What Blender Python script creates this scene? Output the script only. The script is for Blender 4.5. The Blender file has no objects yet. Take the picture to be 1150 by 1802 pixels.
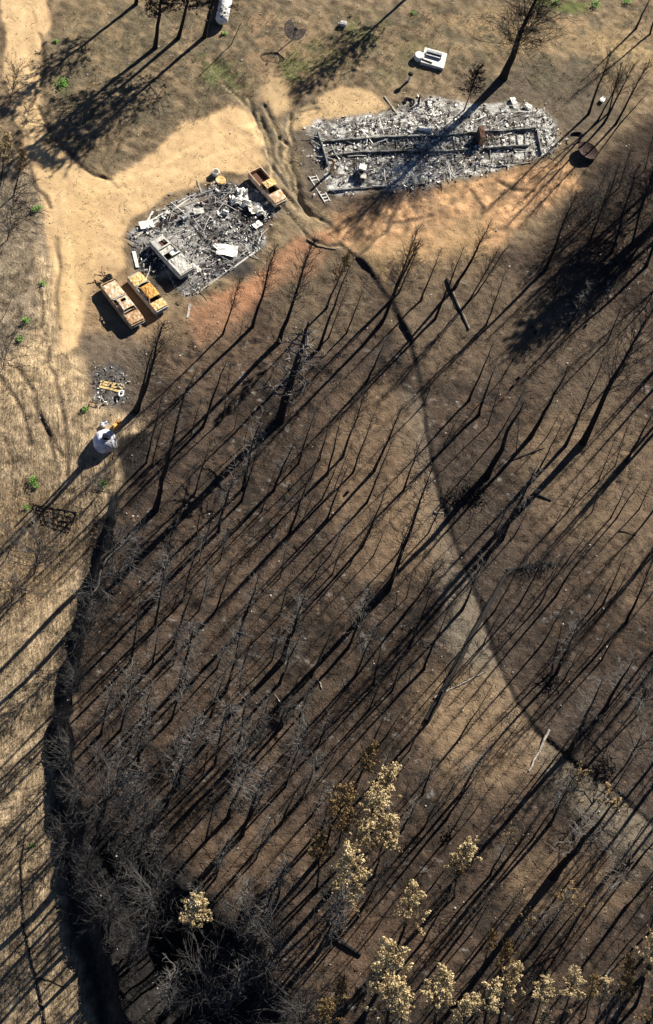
import bpy, math, random
import numpy as np
from mathutils import Vector, Matrix, Quaternion

# ------------------------------------------------------------------ camera, sky, sun, exposure
PW, PH = 1150.0, 1802.0
FOC = 3600.0
CAMH = 183.0
NADIR = (-700.0, 2050.0)
_z = np.array([-NADIR[0], NADIR[1], FOC]); _z /= np.linalg.norm(_z)
_f = np.array([0, 0, -1.0]); _y = _f - (_f @ _z) * _z; _y /= np.linalg.norm(_y)
_x = np.cross(_y, _z)
ROT = np.array([_x, _y, _z])                  # camera axes -> world
SC = bpy.context.scene
COL = SC.collection
cam = bpy.data.cameras.new('camera')
cam_o = bpy.data.objects.new('camera', cam); COL.objects.link(cam_o)
cam.sensor_fit = 'VERTICAL'; cam.sensor_height = 24.0; cam.sensor_width = 24.0
cam.lens = FOC / PH * 24.0
cam.clip_start = 1.0; cam.clip_end = 3000.0
M4 = Matrix.Identity(4)
for i in range(3):
    for j in range(3):
        M4[i][j] = ROT[i, j]
M4[2][3] = CAMH
cam_o.matrix_world = M4
SC.camera = cam_o

SUN_AZ, SUN_EL = 68.0, 28.0
w = bpy.data.worlds.new('World'); SC.world = w; w.use_nodes = True
nt = w.node_tree
bg = nt.nodes['Background']
sky = nt.nodes.new('ShaderNodeTexSky'); sky.sky_type = 'NISHITA'; sky.sun_disc = False
sky.sun_elevation = math.radians(SUN_EL); sky.sun_rotation = math.radians(90 - SUN_AZ)
sky.altitude = 3500; sky.air_density = 0.55; sky.dust_density = 0.0; sky.ozone_density = 3.0
nt.links.new(sky.outputs[0], bg.inputs[0]); bg.inputs[1].default_value = 0.05
sd = bpy.data.lights.new('sun', 'SUN'); sd.energy = 5.0; sd.angle = math.radians(0.5); sd.color = (1.0, 0.93, 0.83)
so = bpy.data.objects.new('sun', sd); COL.objects.link(so)
_a, _e = math.radians(SUN_AZ), math.radians(SUN_EL)
SUNV = Vector((math.cos(_a) * math.cos(_e), math.sin(_a) * math.cos(_e), math.sin(_e)))
so.rotation_euler = SUNV.to_track_quat('Z', 'Y').to_euler()
so.location = SUNV * 300
SC.view_settings.view_transform = 'Standard'; SC.view_settings.look = 'None'
SC.view_settings.exposure = 1.42; SC.view_settings.gamma = 1.0

# ------------------------------------------------------------------ pixel <-> ground, terrain
def rays(p):
    p = np.atleast_2d(np.asarray(p, float))
    d = np.c_[p[:, 0] - PW / 2, -(p[:, 1] - PH / 2), np.full(len(p), -FOC)]
    return d @ ROT.T
def plane(p, z=0.0):
    d = rays(p); t = (z - CAMH) / d[:, 2]
    return d[:, :2] * t[:, None]
def hashn(ix, iy, s):
    h = np.sin(ix * 127.1 + iy * 311.7 + s * 74.7) * 43758.5453
    return h - np.floor(h)
def vnoise(x, y, wl, s=0):
    x = np.asarray(x) / wl + s * 13.37; y = np.asarray(y) / wl - s * 7.91
    ix = np.floor(x); iy = np.floor(y); fx = x - ix; fy = y - iy
    fx = fx * fx * (3 - 2 * fx); fy = fy * fy * (3 - 2 * fy)
    a = hashn(ix, iy, s); b = hashn(ix + 1, iy, s); c = hashn(ix, iy + 1, s); d = hashn(ix + 1, iy + 1, s)
    return (a + (b - a) * fx) * (1 - fy) + (c + (d - c) * fx) * fy - 0.5
def fbm(x, y, wl, s=0, n=3):
    r = 0; a = 1.0
    for i in range(n):
        r = r + a * vnoise(x, y, wl, s + i * 3); a *= 0.5; wl *= 0.5
    return r
def sstep(a, b, x):
    t = np.clip((x - a) / (b - a), 0, 1); return t * t * (3 - 2 * t)
def polydist(x, y, P, closed=True):
    n = len(P); D = np.full(x.shape, 1e9); ins = np.zeros(x.shape, bool)
    for i in range(n if closed else n - 1):
        ax, ay = P[i]; bx, by = P[(i + 1) % n]
        dx, dy = bx - ax, by - ay; l2 = dx * dx + dy * dy + 1e-9
        t = np.clip(((x - ax) * dx + (y - ay) * dy) / l2, 0, 1)
        D = np.minimum(D, (x - ax - t * dx) ** 2 + (y - ay - t * dy) ** 2)
        if closed and abs(dy) > 1e-9:
            ins ^= ((ay > y) != (by > y)) & (x < ax + (y - ay) * dx / dy)
    D = np.sqrt(D)
    return np.where(ins, -D, D) if closed else D
def sidedist(x, y, P):
    """signed distance to an open polyline, positive on its right-hand side"""
    D = np.full(x.shape, 1e9); S = np.zeros(x.shape)
    for i in range(len(P) - 1):
        ax, ay = P[i]; bx, by = P[i + 1]
        dx, dy = bx - ax, by - ay; l2 = dx * dx + dy * dy + 1e-9
        t = np.clip(((x - ax) * dx + (y - ay) * dy) / l2, 0, 1)
        d = (x - ax - t * dx) ** 2 + (y - ay - t * dy) ** 2
        cr = dy * (x - ax) - dx * (y - ay)
        m = d < D - 1e-9
        D = np.where(m, d, D); S = np.where(m, np.sign(cr), S)
    return np.sqrt(D) * S
BANK = plane([(262, 735), (240, 790), (218, 850), (205, 905), (190, 960), (176, 1010), (163, 1060), (150, 1120),
              (138, 1180), (125, 1250), (122, 1300), (128, 1380), (140, 1450), (152, 1520), (168, 1600), (188, 1680), (205, 1740), (228, 1802), (290, 1960), (400, 2300)])
HOLLOW = plane([(150, 1480), (230, 1500), (330, 1550), (430, 1640), (480, 1720), (520, 1802), (600, 1960), (300, 1990), (235, 1850), (205, 1740), (175, 1620)])
LOW = np.vstack([BANK, plane([(-300, 2300), (-900, 1500), (-700, 700), (-100, 640)])])
SCARP = plane([(575, 405), (640, 465), (690, 530), (722, 600), (746, 690), (753, 760), (771, 850), (800, 950), (850, 1070),
               (870, 1140), (905, 1220), (950, 1290), (1010, 1340), (1080, 1390), (1150, 1450), (1300, 1560)])
CUT = plane([(60, 20), (72, 70), (78, 110), (74, 150), (92, 215), (120, 265), (190, 316)])
CUT2 = plane([(92, 480), (88, 560), (84, 620), (90, 680)])
DITCH = plane([(0, 770), (22, 795), (45, 830), (50, 870), (62, 905)])
RILLS = [plane(q) for q in ([(438, 172), (447, 200), (462, 230), (470, 255), (473, 282), (486, 300), (500, 320), (520, 345), (545, 372), (580, 395)],
        [(465, 185), (480, 215), (492, 240), (489, 265), (500, 300), (515, 330), (530, 352), (548, 380)], [(512, 200), (508, 225), (515, 250), (509, 280), (520, 310), (528, 345)],
        [(455, 195), (473, 240), (481, 275), (496, 300)], [(552, 181), (530, 190), (512, 205)], [(556, 191), (530, 196), (510, 212)], [(492, 240), (508, 255), (500, 285), (512, 312)],
        [(470, 262), (480, 285), (478, 310), (500, 335), (520, 365)], [(398, 150), (425, 175), (445, 198)], [(500, 335), (490, 355), (520, 390), (545, 420), (580, 435), (600, 432)])]
CRACKS = [plane(q) for q in ([(70, 60), (76, 85), (78, 110), (73, 135), (72, 150)], [(66, 185), (80, 215), (92, 240), (112, 262)], [(118, 262), (140, 290), (165, 308), (195, 318)], [(52, 290), (60, 330), (80, 345), (88, 365)],
        [(70, 515), (75, 545), (72, 572), (80, 590)], [(85, 610), (84, 635), (92, 655)], [(8, 770), (16, 790), (30, 815), (44, 838), (47, 870), (60, 890)], [(100, 420), (105, 470), (98, 520), (104, 580)], [(30, 640), (60, 690), (75, 740), (110, 800)],
        [(55, 700), (85, 760), (100, 820)], [(0, 660), (40, 720), (55, 780)], [(95, 660), (110, 720), (120, 780), (118, 830)], [(610, 470), (690, 395), (760, 380)], [(830, 335), (850, 365), (845, 385)], [(880, 320), (905, 333), (940, 336)])]
RILL = [plane(q) for q in ([(380, 110), (420, 160), (445, 190), (460, 235), (478, 260), (492, 300), (510, 335), (540, 372)],
                           [(520, 160), (512, 200), (497, 230), (505, 270), (518, 320), (535, 355), (575, 400)])]
YD0 = plane([(200, 760)])[0, 1]; YD1 = plane([(170, 1000)])[0, 1]; YD2 = plane([(130, 1600)])[0, 1]
def terrain(x, y, fine=True):
    x = np.asarray(x, float); y = np.asarray(y, float)
    z = 0.30 * fbm(x, y, 14, 1, 2)
    wob = 0.35 * fbm(x, y, 2.2, 5, 2)
    dl = -polydist(x, y, LOW) + 2.2 * wob
    dep = 2.0 * sstep(YD0, YD1, y) + 0.4 * sstep(YD1, YD2, y)
    slope = 1.2
    z = z - dep * sstep(-0.1, 1.0, (dl + 0.2) / slope)
    z = z - 3.6 * sstep(0.0, 5.0, -polydist(x, y, HOLLOW) + wob)
    s = sidedist(x, y, SCARP) + 0.5 * wob
    ends = sstep(3, 6, np.hypot(x - SCARP[0, 0], y - SCARP[0, 1]))
    amp = 0.05 + 0.42 * np.clip(fbm(x, y, 3.0, 17, 2) + .15, 0, 1) + 0.16 * sstep(SCARP[4, 1] - 6, SCARP[1, 1], y)
    up = amp * sstep(-0.15, 0.35, -s) * np.exp(-np.maximum(-s, 0) / 7.0)
    z = z + ends * (up - 0.05 * np.exp(-((s - 0.25) / 0.3) ** 2))
    for P, h, wd in ((CUT, 0.16, 2.5), (CUT2, 0.10, 2.0), (DITCH, -0.25, 1.2)):
        c = sidedist(x, y, P) + 0.4 * wob
        z = z + h * np.clip(0.5 + 1.6 * vnoise(x, y, 2.5, 19), 0, 1.2) * sstep(-0.15, 0.2, -c) * np.exp(-np.abs(c) / wd)
    for k, P in enumerate(RILL):
        d = polydist(x, y, P, False)
        z = z - 0.16 * np.exp(-(d / 1.0) ** 2)
        z = z + 0.25 * np.exp(-(d / 2.6) ** 2) * np.maximum(fbm(x, y, 1.6, 41 + k, 2), -.1)
    for P in RILLS:
        z = z - 0.20 * np.exp(-(polydist(x, y, P, False) / 0.24) ** 2)
    for P in CRACKS:
        z = z - 0.14 * np.exp(-(polydist(x, y, P, False) / 0.22) ** 2)
    if fine:
        z = z + 0.06 * vnoise(x, y, 1.5, 9) + 0.025 * vnoise(x, y, 0.62, 11)
    return z
def at(p, lift=0.0):
    d = rays(p); z = np.zeros(len(d))
    for _ in range(14):
        t = (z + lift - CAMH) / d[:, 2]
        q = d[:, :2] * t[:, None]
        z = 0.5 * z + 0.5 * terrain(q[:, 0], q[:, 1])
    return np.c_[q, z]
def P3(px, py, lift=0.0):
    return Vector(at([(px, py)], lift)[0])
def ppm(px, py):
    q = at([(px, py)])[0]; return FOC / np.linalg.norm(q - np.array([0, 0, CAMH]))

# ------------------------------------------------------------------ materials
def mat(name, col, rough=0.85, metal=0.0, var=0.25, scale=3.0, col2=None, bump=0.0, bscale=20.0):
    m = bpy.data.materials.new(name); m.use_nodes = True
    n = m.node_tree.nodes; l = m.node_tree.links
    b = n['Principled BSDF']; b.inputs['Roughness'].default_value = rough; b.inputs['Metallic'].default_value = metal
    b.inputs['Specular IOR Level'].default_value = 0.25
    tc = n.new('ShaderNodeTexCoord'); nz = n.new('ShaderNodeTexNoise'); nz.inputs['Scale'].default_value = scale
    nz.inputs['Detail'].default_value = 6; nz.inputs['Roughness'].default_value = 0.65
    l.new(tc.outputs['Object'], nz.inputs['Vector'])
    r = n.new('ShaderNodeValToRGB')
    c2 = col2 if col2 else tuple(c * (1 - var) for c in col)
    c1 = tuple(min(1, c * (1 + (0 if col2 else var))) for c in col)
    r.color_ramp.elements[0].position = 0.36; r.color_ramp.elements[1].position = 0.62
    r.color_ramp.elements[0].color = (*c2, 1); r.color_ramp.elements[1].color = (*c1, 1)
    l.new(nz.outputs[0], r.inputs[0]); l.new(r.outputs[0], b.inputs['Base Color'])
    if bump:
        n2 = n.new('ShaderNodeTexNoise'); n2.inputs['Scale'].default_value = bscale; n2.inputs['Detail'].default_value = 4
        bp = n.new('ShaderNodeBump'); bp.inputs['Strength'].default_value = bump; bp.inputs['Distance'].default_value = 0.05
        l.new(tc.outputs['Object'], n2.inputs['Vector']); l.new(n2.outputs[0], bp.inputs['Height']); l.new(bp.outputs[0], b.inputs['Normal'])
    return m
MT = dict(
    bark=mat('charred_bark', (0.020, 0.018, 0.017), 0.9, col2=(0.009, 0.008, 0.008), scale=6),
    twig=mat('charred_twigs', (0.030, 0.026, 0.023), 0.9, scale=2),
    grey=mat('grey_dead_wood', (0.145, 0.135, 0.12), 0.85, col2=(0.028, 0.026, 0.024), scale=5),
    greyd=mat('sooty_grey_wood', (0.058, 0.054, 0.050), 0.85, col2=(0.025, 0.023, 0.022), scale=5),
    pale=mat('bleached_wood', (0.45, 0.41, 0.34), 0.8, col2=(0.14, 0.12, 0.10), scale=5),
    needle=mat('scorched_needles', (0.62, 0.495, 0.27), 0.85, col2=(0.22, 0.155, 0.075), scale=12),
    ochre=mat('scorched_leaves', (0.26, 0.17, 0.065), 0.8, col2=(0.13, 0.085, 0.035), scale=3),
    green=mat('fresh_leaves', (0.13, 0.30, 0.03), 0.7, col2=(0.06, 0.16, 0.02), scale=6),
    grass=mat('green_grass', (0.09, 0.14, 0.03), 0.8, col2=(0.15, 0.14, 0.06), scale=2),
    rust=mat('rust', (0.30, 0.14, 0.05), 0.9, col2=(0.52, 0.42, 0.27), scale=2.6, bump=0.6),
    rusty=mat('yellow_rust', (0.52, 0.29, 0.06), 0.9, col2=(0.66, 0.56, 0.33), scale=3.2, bump=0.6),
    rusto=mat('orange_rust', (0.42, 0.17, 0.04), 0.9, col2=(0.64, 0.40, 0.11), scale=2.4, bump=0.6),
    rustpale=mat('pale_rust', (0.66, 0.58, 0.43), 0.9, col2=(0.40, 0.20, 0.08), scale=2.6, bump=0.6),
    rustdark=mat('dark_rust', (0.10, 0.05, 0.03), 0.9, scale=3),
    shadedrust=mat('blackened_shaded_rust', (0.040, 0.024, 0.019), 0.95, scale=3),  # rust darkened further to carry the tree shade over the fallen dish
    ashmetal=mat('ash_covered_steel', (0.56, 0.54, 0.47), 0.9, col2=(0.30, 0.29, 0.26), scale=3.5, bump=0.6),
    soot=mat('soot', (0.014, 0.014, 0.016), 0.95, scale=3),
    white=mat('white_paint', (0.80, 0.80, 0.77), 0.6, col2=(0.50, 0.49, 0.45), scale=2.5),
    melt=mat('scorched_white_plastic', (0.74, 0.75, 0.80), 0.5, col2=(0.42, 0.42, 0.47), scale=1.6),
    steel=mat('galvanised_steel', (0.35, 0.37, 0.38), 0.5, 0.4, col2=(0.16, 0.16, 0.17), scale=4),
    beam=mat('burnt_steel_beam', (0.26, 0.27, 0.25), 0.8, 0.1, col2=(0.045, 0.035, 0.03), scale=1.3, bump=.3),
    conc=mat('pale_concrete', (0.62, 0.60, 0.53), 0.9, var=0.12, scale=4),
    wood=mat('weathered_boards', (0.38, 0.34, 0.26), 0.9, col2=(0.18, 0.16, 0.13), scale=3),
    plank=mat('yellow_planks', (0.62, 0.47, 0.20), 0.8, col2=(0.34, 0.23, 0.09), scale=4),
    blackw=mat('charred_planks', (0.022, 0.018, 0.016), 0.9, scale=5),
    mesh=mat('blackened_mesh', (0.10, 0.095, 0.09), 0.8, scale=3),
    ash=mat('white_ash', (0.74, 0.72, 0.65), 0.95, var=0.2, scale=4),
    ashg=mat('grey_ash', (0.30, 0.29, 0.27), 0.95, var=0.3, scale=4),
    ashd=mat('black_char', (0.035, 0.033, 0.033), 0.95, var=0.3, scale=4),
    ashb=mat('rusty_scrap', (0.22, 0.12, 0.07), 0.9, var=0.4, scale=4),
    gravel=mat('track_gravel', (0.40, 0.29, 0.17), 0.9, var=0.5, scale=1.5),
    stone=mat('pale_stone', (0.42, 0.39, 0.33), 0.9, var=0.3, scale=2),
)

# ------------------------------------------------------------------ mesh helpers
class MB:
    def __init__(s): s.v = []; s.f = []; s.m = []
    def face(s, pts, mi=0):
        b = len(s.v); s.v += [tuple(p) for p in pts]; s.f.append(tuple(range(b, b + len(pts)))); s.m.append(mi)
    def box(s, c, sx, sy, sz, M=None, mi=0):
        b = len(s.v); c = Vector(c)
        for x in (-.5, .5):
            for y in (-.5, .5):
                for z in (-.5, .5):
                    p = Vector((x * sx, y * sy, z * sz))
                    if M is not None: p = M @ p
                    s.v.append(tuple(p + c))
        for q in ((0, 1, 3, 2), (4, 6, 7, 5), (0, 4, 5, 1), (2, 3, 7, 6), (0, 2, 6, 4), (1, 5, 7, 3)):
            s.f.append(tuple(b + i for i in q)); s.m.append(mi)
    def tube(s, pts, rad, n=3, mi=0, cap=True):
        pts = [Vector(p) for p in pts]; k = len(pts); b = len(s.v)
        for i, p in enumerate(pts):
            d = (pts[min(i + 1, k - 1)] - pts[max(i - 1, 0)])
            if d.length < 1e-9: d = Vector((0, 0, 1))
            d.normalize()
            u = d.cross(Vector((0.31, 0.17, 0.93)) if abs(d.z) < 0.9 else Vector((1, 0.1, 0))); u.normalize(); v = d.cross(u)
            r = rad[i] if isinstance(rad, (list, tuple)) else rad
            for j in range(n):
                a = 2 * math.pi * j / n
                s.v.append(tuple(p + (u * math.cos(a) + v * math.sin(a)) * r))
        for i in range(k - 1):
            for j in range(n):
                s.f.append((b + i * n + j, b + i * n + (j + 1) % n, b + (i + 1) * n + (j + 1) % n, b + (i + 1) * n + j)); s.m.append(mi)
        if cap:
            s.f.append(tuple(b + j for j in reversed(range(n)))); s.m.append(mi)
            s.f.append(tuple(b + (k - 1) * n + j for j in range(n))); s.m.append(mi)
    def lathe(s, prof, n=24, M=None, mi=0, jit=0.0, rnd=None):
        b = len(s.v)
        for i, (r, z) in enumerate(prof):
            for j in range(n):
                a = 2 * math.pi * j / n
                rr = r * (1 + (jit * math.sin(3 * a + i) + jit * .6 * math.sin(7 * a - 2 * i) if jit else 0))
                p = Vector((rr * math.cos(a), rr * math.sin(a), z))
                if M is not None: p = M @ p
                s.v.append(tuple(p))
        for i in range(len(prof) - 1):
            for j in range(n):
                s.f.append((b + i * n + j, b + i * n + (j + 1) % n, b + (i + 1) * n + (j + 1) % n, b + (i + 1) * n + j)); s.m.append(mi)
    def mesh(s, name, mats, smooth=False):
        me = bpy.data.meshes.new(name)
        me.from_pydata(s.v, [], s.f)
        for m in (mats if isinstance(mats, (list, tuple)) else [mats]): me.materials.append(m)
        if len(me.materials) > 1: me.polygons.foreach_set('material_index', s.m)
        if smooth: me.polygons.foreach_set('use_smooth', [True] * len(s.f))
        me.update(); return me
    def build(s, name, mats, parent=None, smooth=False):
        o = bpy.data.objects.new(name, s.mesh(name, mats, smooth)); COL.objects.link(o)
        if parent: o.parent = parent
        return o
def tag(o, label=None, cat=None, group=None, kind=None):
    if label: o['label'] = label
    if cat: o['category'] = cat
    if group: o['group'] = group
    if kind: o['kind'] = kind
    return o
def empty(name, loc, label, cat, rz=0.0, group=None):
    o = bpy.data.objects.new(name, None); COL.objects.link(o); o.location = loc; o.rotation_euler = (0, 0, rz)
    o.empty_display_size = 0.3
    return tag(o, label, cat, group)
def heading(a, b):
    A = P3(*a); B = P3(*b); d = B - A; return A, B, math.atan2(d.y, d.x), math.hypot(d.x, d.y)

# ------------------------------------------------------------------ ground
STEP = 0.17
def axis(lo, hi, far):
    core = np.arange(lo, hi + 1e-6, STEP)
    out = [0.0]; st = STEP
    while out[-1] < far:
        st *= 1.25; out.append(out[-1] + st)
    e = np.array(out[1:])
    return np.concatenate([lo - e[::-1], core, hi + e])
gx = axis(-58, 48, 900); gy = axis(44, 212, 900)
X, Y = np.meshgrid(gx, gy)
Z = terrain(X, Y)
far = sstep(20, 400, np.maximum(np.maximum(-58 - X, X - 48), np.maximum(44 - Y, Y - 212)))
Z = Z + far * 10 * fbm(X, Y, 160, 71, 2)
C = np.zeros(X.shape + (3,)); C[:] = (0.056, 0.0405, 0.0290)
C *= (1 + 0.75 * fbm(X, Y, 6, 21, 4))[..., None]
LUMP = np.ones(X.shape); STREAK = np.zeros(X.shape); ROADM = np.zeros(X.shape)
WX = X + 0.9 * fbm(X, Y, 4, 31, 3); WY = Y + 0.9 * fbm(X, Y, 4, 37, 3)
WX += 0.25 * fbm(X, Y, 0.8, 33, 2); WY += 0.25 * fbm(X, Y, 0.8, 39, 2)
def paint(poly, col, feather=1.0, op=1.0, var=0.2, wl=1.2, seed=3, lump=None, streak=None, road=False, isworld=False, thr=None):
    global C, LUMP, STREAK, ROADM
    P = poly if isworld else plane(poly)
    lo = P.min(0) - feather - 2; hi = P.max(0) + feather + 2
    ix = np.where((gx > lo[0]) & (gx < hi[0]))[0]; iy = np.where((gy > lo[1]) & (gy < hi[1]))[0]
    if len(ix) == 0 or len(iy) == 0: return
    sl = np.s_[iy[0]:iy[-1] + 1, ix[0]:ix[-1] + 1]
    d = polydist(WX[sl], WY[sl], P)
    m = op * (1 - sstep(-feather / 2, feather / 2, d))
    if thr is not None:
        m = m * sstep(thr - .12, thr + .12, fbm(X[sl], Y[sl], wl * 2.2, seed + 50, 3))
    c = np.array(col)[None, None, :] * (1 + var * 2 * fbm(X[sl], Y[sl], wl, seed, 4))[..., None]
    C[sl] = C[sl] * (1 - m[..., None]) + c * m[..., None]
    if lump is not None: LUMP[sl] = LUMP[sl] * (1 - m) + lump * m
    if streak is not None: STREAK[sl] = STREAK[sl] * (1 - m) + streak * m
    if road: ROADM[sl] = np.maximum(ROADM[sl], m)
def ell(cx, cy, rx, ry, n=14):
    return [(cx + rx * math.cos(2 * math.pi * i / n), cy + ry * math.sin(2 * math.pi * i / n)) for i in range(n)]
# the clearing on top
paint([(-500, -900), (1900, -900), (1900, 180), (1150, 200), (1060, 270), (1010, 330), (930, 430), (840, 430), (760, 420), (640, 450),
       (560, 440), (430, 520), (330, 580), (240, 620), (150, 660), (-400, 700)], (0.165, 0.122, 0.074), 3.5, 1, 0.5, .8, 3, lump=0.55)
paint([(90, 60), (200, -40), (300, -60), (280, 60), (180, 200), (100, 230)], (0.20, 0.15, 0.085), 2.5, .7, .3, .7, 5)
paint([(790, 140), (880, 130), (1010, 60), (1060, 150), (1100, 210), (1010, 260), (960, 190), (850, 185)], (0.105, 0.085, 0.06), 2.5, .85, .3, .6, 6, lump=.5)
paint([(760, 30), (900, 10), (1150, 60), (1150, 105), (1020, 95), (900, 105)], (0.26, 0.185, 0.10), 2.0, .75, .25, .8, 7)
paint([(1040, 60), (1150, 85), (1150, 115), (1060, 105)], (0.36, 0.26, 0.13), 1.6, .7, .2, .8, 8)
paint([(440, 20), (500, 20), (560, 60), (600, 150), (520, 160), (450, 130), (420, 80)], (0.24, 0.165, 0.095), 2, .7, .25, .6, 9)
# dirt tracks
RD = dict(var=0.14, wl=1.2, lump=0.2, road=True)
paint([(10, -300), (90, -300), (84, 40), (70, 100), (76, 145), (70, 190), (85, 250), (60, 300), (30, 215), (14, 150), (8, 60)], (0.48, 0.335, 0.180), .6, 1, **RD, seed=2)
paint([(40, 262), (110, 264), (150, 300), (190, 315), (240, 292), (290, 252), (330, 215), (400, 190), (440, 195), (466, 240), (474, 290),
       (430, 302), (380, 302), (340, 322), (290, 345), (240, 378), (222, 420), (226, 470), (200, 485), (165, 500), (150, 560), (140, 615),
       (110, 625), (95, 560), (85, 480), (80, 400), (60, 330)], (0.47, 0.325, 0.172), .8, 1, **RD, seed=4)
paint([(520, 205), (560, 165), (600, 148), (660, 158), (690, 185), (670, 202), (580, 210), (540, 228), (512, 228)], (0.42, 0.295, 0.155), .8, .95, **RD, seed=6)
paint([(470, 130), (505, 140), (520, 190), (490, 205), (462, 180)], (0.38, 0.27, 0.145), 1.2, .9, .15, 1.5, 8, lump=.2)
paint([(130, 330), (180, 300), (200, 330), (160, 420), (180, 480), (120, 590), (100, 560), (110, 430)], (0.50, 0.345, 0.165), 1.8, .5, .08, 1.0, 11)
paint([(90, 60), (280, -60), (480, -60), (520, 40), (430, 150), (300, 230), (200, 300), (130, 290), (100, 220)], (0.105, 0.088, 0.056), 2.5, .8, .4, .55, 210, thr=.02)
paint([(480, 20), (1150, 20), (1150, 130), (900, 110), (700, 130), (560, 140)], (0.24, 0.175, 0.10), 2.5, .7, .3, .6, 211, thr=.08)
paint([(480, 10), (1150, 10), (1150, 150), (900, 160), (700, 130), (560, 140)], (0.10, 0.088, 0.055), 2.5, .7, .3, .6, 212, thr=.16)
# soils
paint([(330, 545), (400, 505), (470, 470), (500, 440), (560, 410), (610, 395), (560, 470), (470, 510), (420, 560), (350, 600)], (0.33, 0.165, 0.088), 1.6, .9, .25, .7, 12, lump=.5)
paint([(560, 390), (640, 350), (760, 335), (900, 298), (1010, 285), (1020, 330), (930, 380), (880, 430), (780, 470), (680, 455), (600, 440)], (0.42, 0.25, 0.128), 2.0, .92, .5, .8, 14, lump=.5)
paint([(600, 350), (760, 335), (1010, 290), (1020, 330), (880, 430), (780, 470), (640, 440)], (0.16, 0.112, 0.068), 2.0, .55, .4, .7, 216, thr=.14)
paint([(620, 440), (780, 400), (860, 380), (860, 470), (760, 520), (680, 500)], (0.27, 0.185, 0.095), 3.5, .7, .3, .8, 15)
paint([(150, 470), (210, 470), (300, 560), (240, 610), (150, 600)], (0.33, 0.22, 0.12), 1.5, .5, .2, .8, 16)
paint([(145, 590), (240, 580), (280, 620), (250, 740), (160, 750), (140, 660)], (0.115, 0.09, 0.066), 1.6, .8, .3, .6, 17)
paint([(270, 570), (420, 580), (500, 600), (420, 660), (280, 680)], (0.15, 0.105, 0.066), 3, .6, .3, .6, 18)
paint([(520, 225), (560, 230), (590, 340), (560, 370), (525, 340), (510, 270)], (0.10, 0.085, 0.066), 1.5, .85, .3, .6, 19)
# left grass
paint([(-300, 290), (40, 290), (75, 350), (85, 480), (92, 640), (60, 760), (-300, 820)], (0.19, 0.15, 0.102), 1.5, 1, .45, .7, 22, lump=.7, streak=.5)
paint([(60, 430), (92, 470), (100, 610), (150, 640), (165, 720), (170, 800), (120, 870), (20, 880), (-200, 900), (-200, 640), (30, 620), (70, 560)], (0.385, 0.285, 0.168), 2.0, .9, .45, .6, 23, lump=.55, streak=.9)
paint(LOW, (0.30, 0.225, 0.138), 1.5, .95, .45, .8, 24, lump=.28, streak=1.0, isworld=True)
paint([(-100, 850), (130, 860), (150, 960), (60, 1060), (-100, 1100)], (0.20, 0.14, 0.08), 3, .8, .3, .6, 25)
BP = [(260, 620), (420, 570), (600, 460), (780, 460), (1200, 440), (1250, 1900), (200, 1900), (140, 1300), (220, 860)]
paint(BP, (0.090, 0.060, 0.041), 3, .55, .3, .5, 201, thr=.14)
paint(BP, (0.020, 0.018, 0.016), 3, .75, .3, .45, 203, thr=.30)
paint(BP, (0.024, 0.021, 0.019), 3, .6, .3, 1.1, 204, thr=.34)
paint(BP, (0.23, 0.215, 0.19), 3, .65, .2, .30, 205, thr=.50)
# gully path
_n = len(SCARP)
_tan = np.gradient(SCARP, axis=0); _tan /= np.linalg.norm(_tan, axis=1)[:, None]
_nor = np.c_[_tan[:, 1], -_tan[:, 0]]
PATH = np.vstack([SCARP[4:], (SCARP + _nor * 3.4)[4:][::-1]])
paint(PATH, (0.180, 0.148, 0.108), 2.5, .8, .25, .8, 26, lump=.5, isworld=True)
paint(ell(800, 1120, 40, 40), (0.13, 0.12, 0.095), 3, .45, .25, .6, 27, thr=-.1)
paint([(960, 1290), (1060, 1390), (1150, 1460), (1150, 1530), (1050, 1460), (960, 1380)], (0.145, 0.122, 0.088), 4, .5, .25, .6, 28)
# lighter clearings in the burn
for k, (cx, cy, rx, ry, c, o) in enumerate([(660, 850, 90, 180, (0.155, 0.107, 0.066), .75), (740, 930, 50, 80, (0.20, 0.14, 0.085), .6), (820, 560, 140, 110, (0.130, 0.096, 0.063), .7),
        (1040, 820, 130, 130, (0.150, 0.108, 0.068), .75), (1020, 620, 120, 90, (0.115, 0.086, 0.058), .6), (1130, 980, 70, 100, (0.140, 0.100, 0.064), .7),
        (860, 1290, 110, 110, (0.20, 0.14, 0.085), .75), (800, 1240, 60, 60, (0.24, 0.17, 0.10), .5), (560, 520, 90, 90, (0.14, 0.105, 0.066), .6), (1000, 1550, 110, 70, (0.155, 0.108, 0.066), .7),
        (420, 1000, 70, 60, (0.095, 0.066, 0.045), .7), (460, 1500, 120, 60, (0.105, 0.071, 0.046), .7), (660, 1660, 130, 80, (0.105, 0.070, 0.046), .7), (380, 560, 60, 30, (0.2, 0.125, 0.075), .6)]):
    paint(ell(cx, cy, rx, ry), c, 4.0, o, .3, .7, 60 + k, lump=.6)
paint([(780, 860), (880, 900), (960, 960), (930, 1180), (900, 1200), (860, 1080), (800, 950)], (0.082, 0.060, 0.043), 2, .7, .3, .7, 29)
paint([(960, 1180), (1200, 1180), (1200, 1440), (1080, 1380), (960, 1280)], (0.075, 0.055, 0.041), 2, .7, .3, .7, 30)
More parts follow.
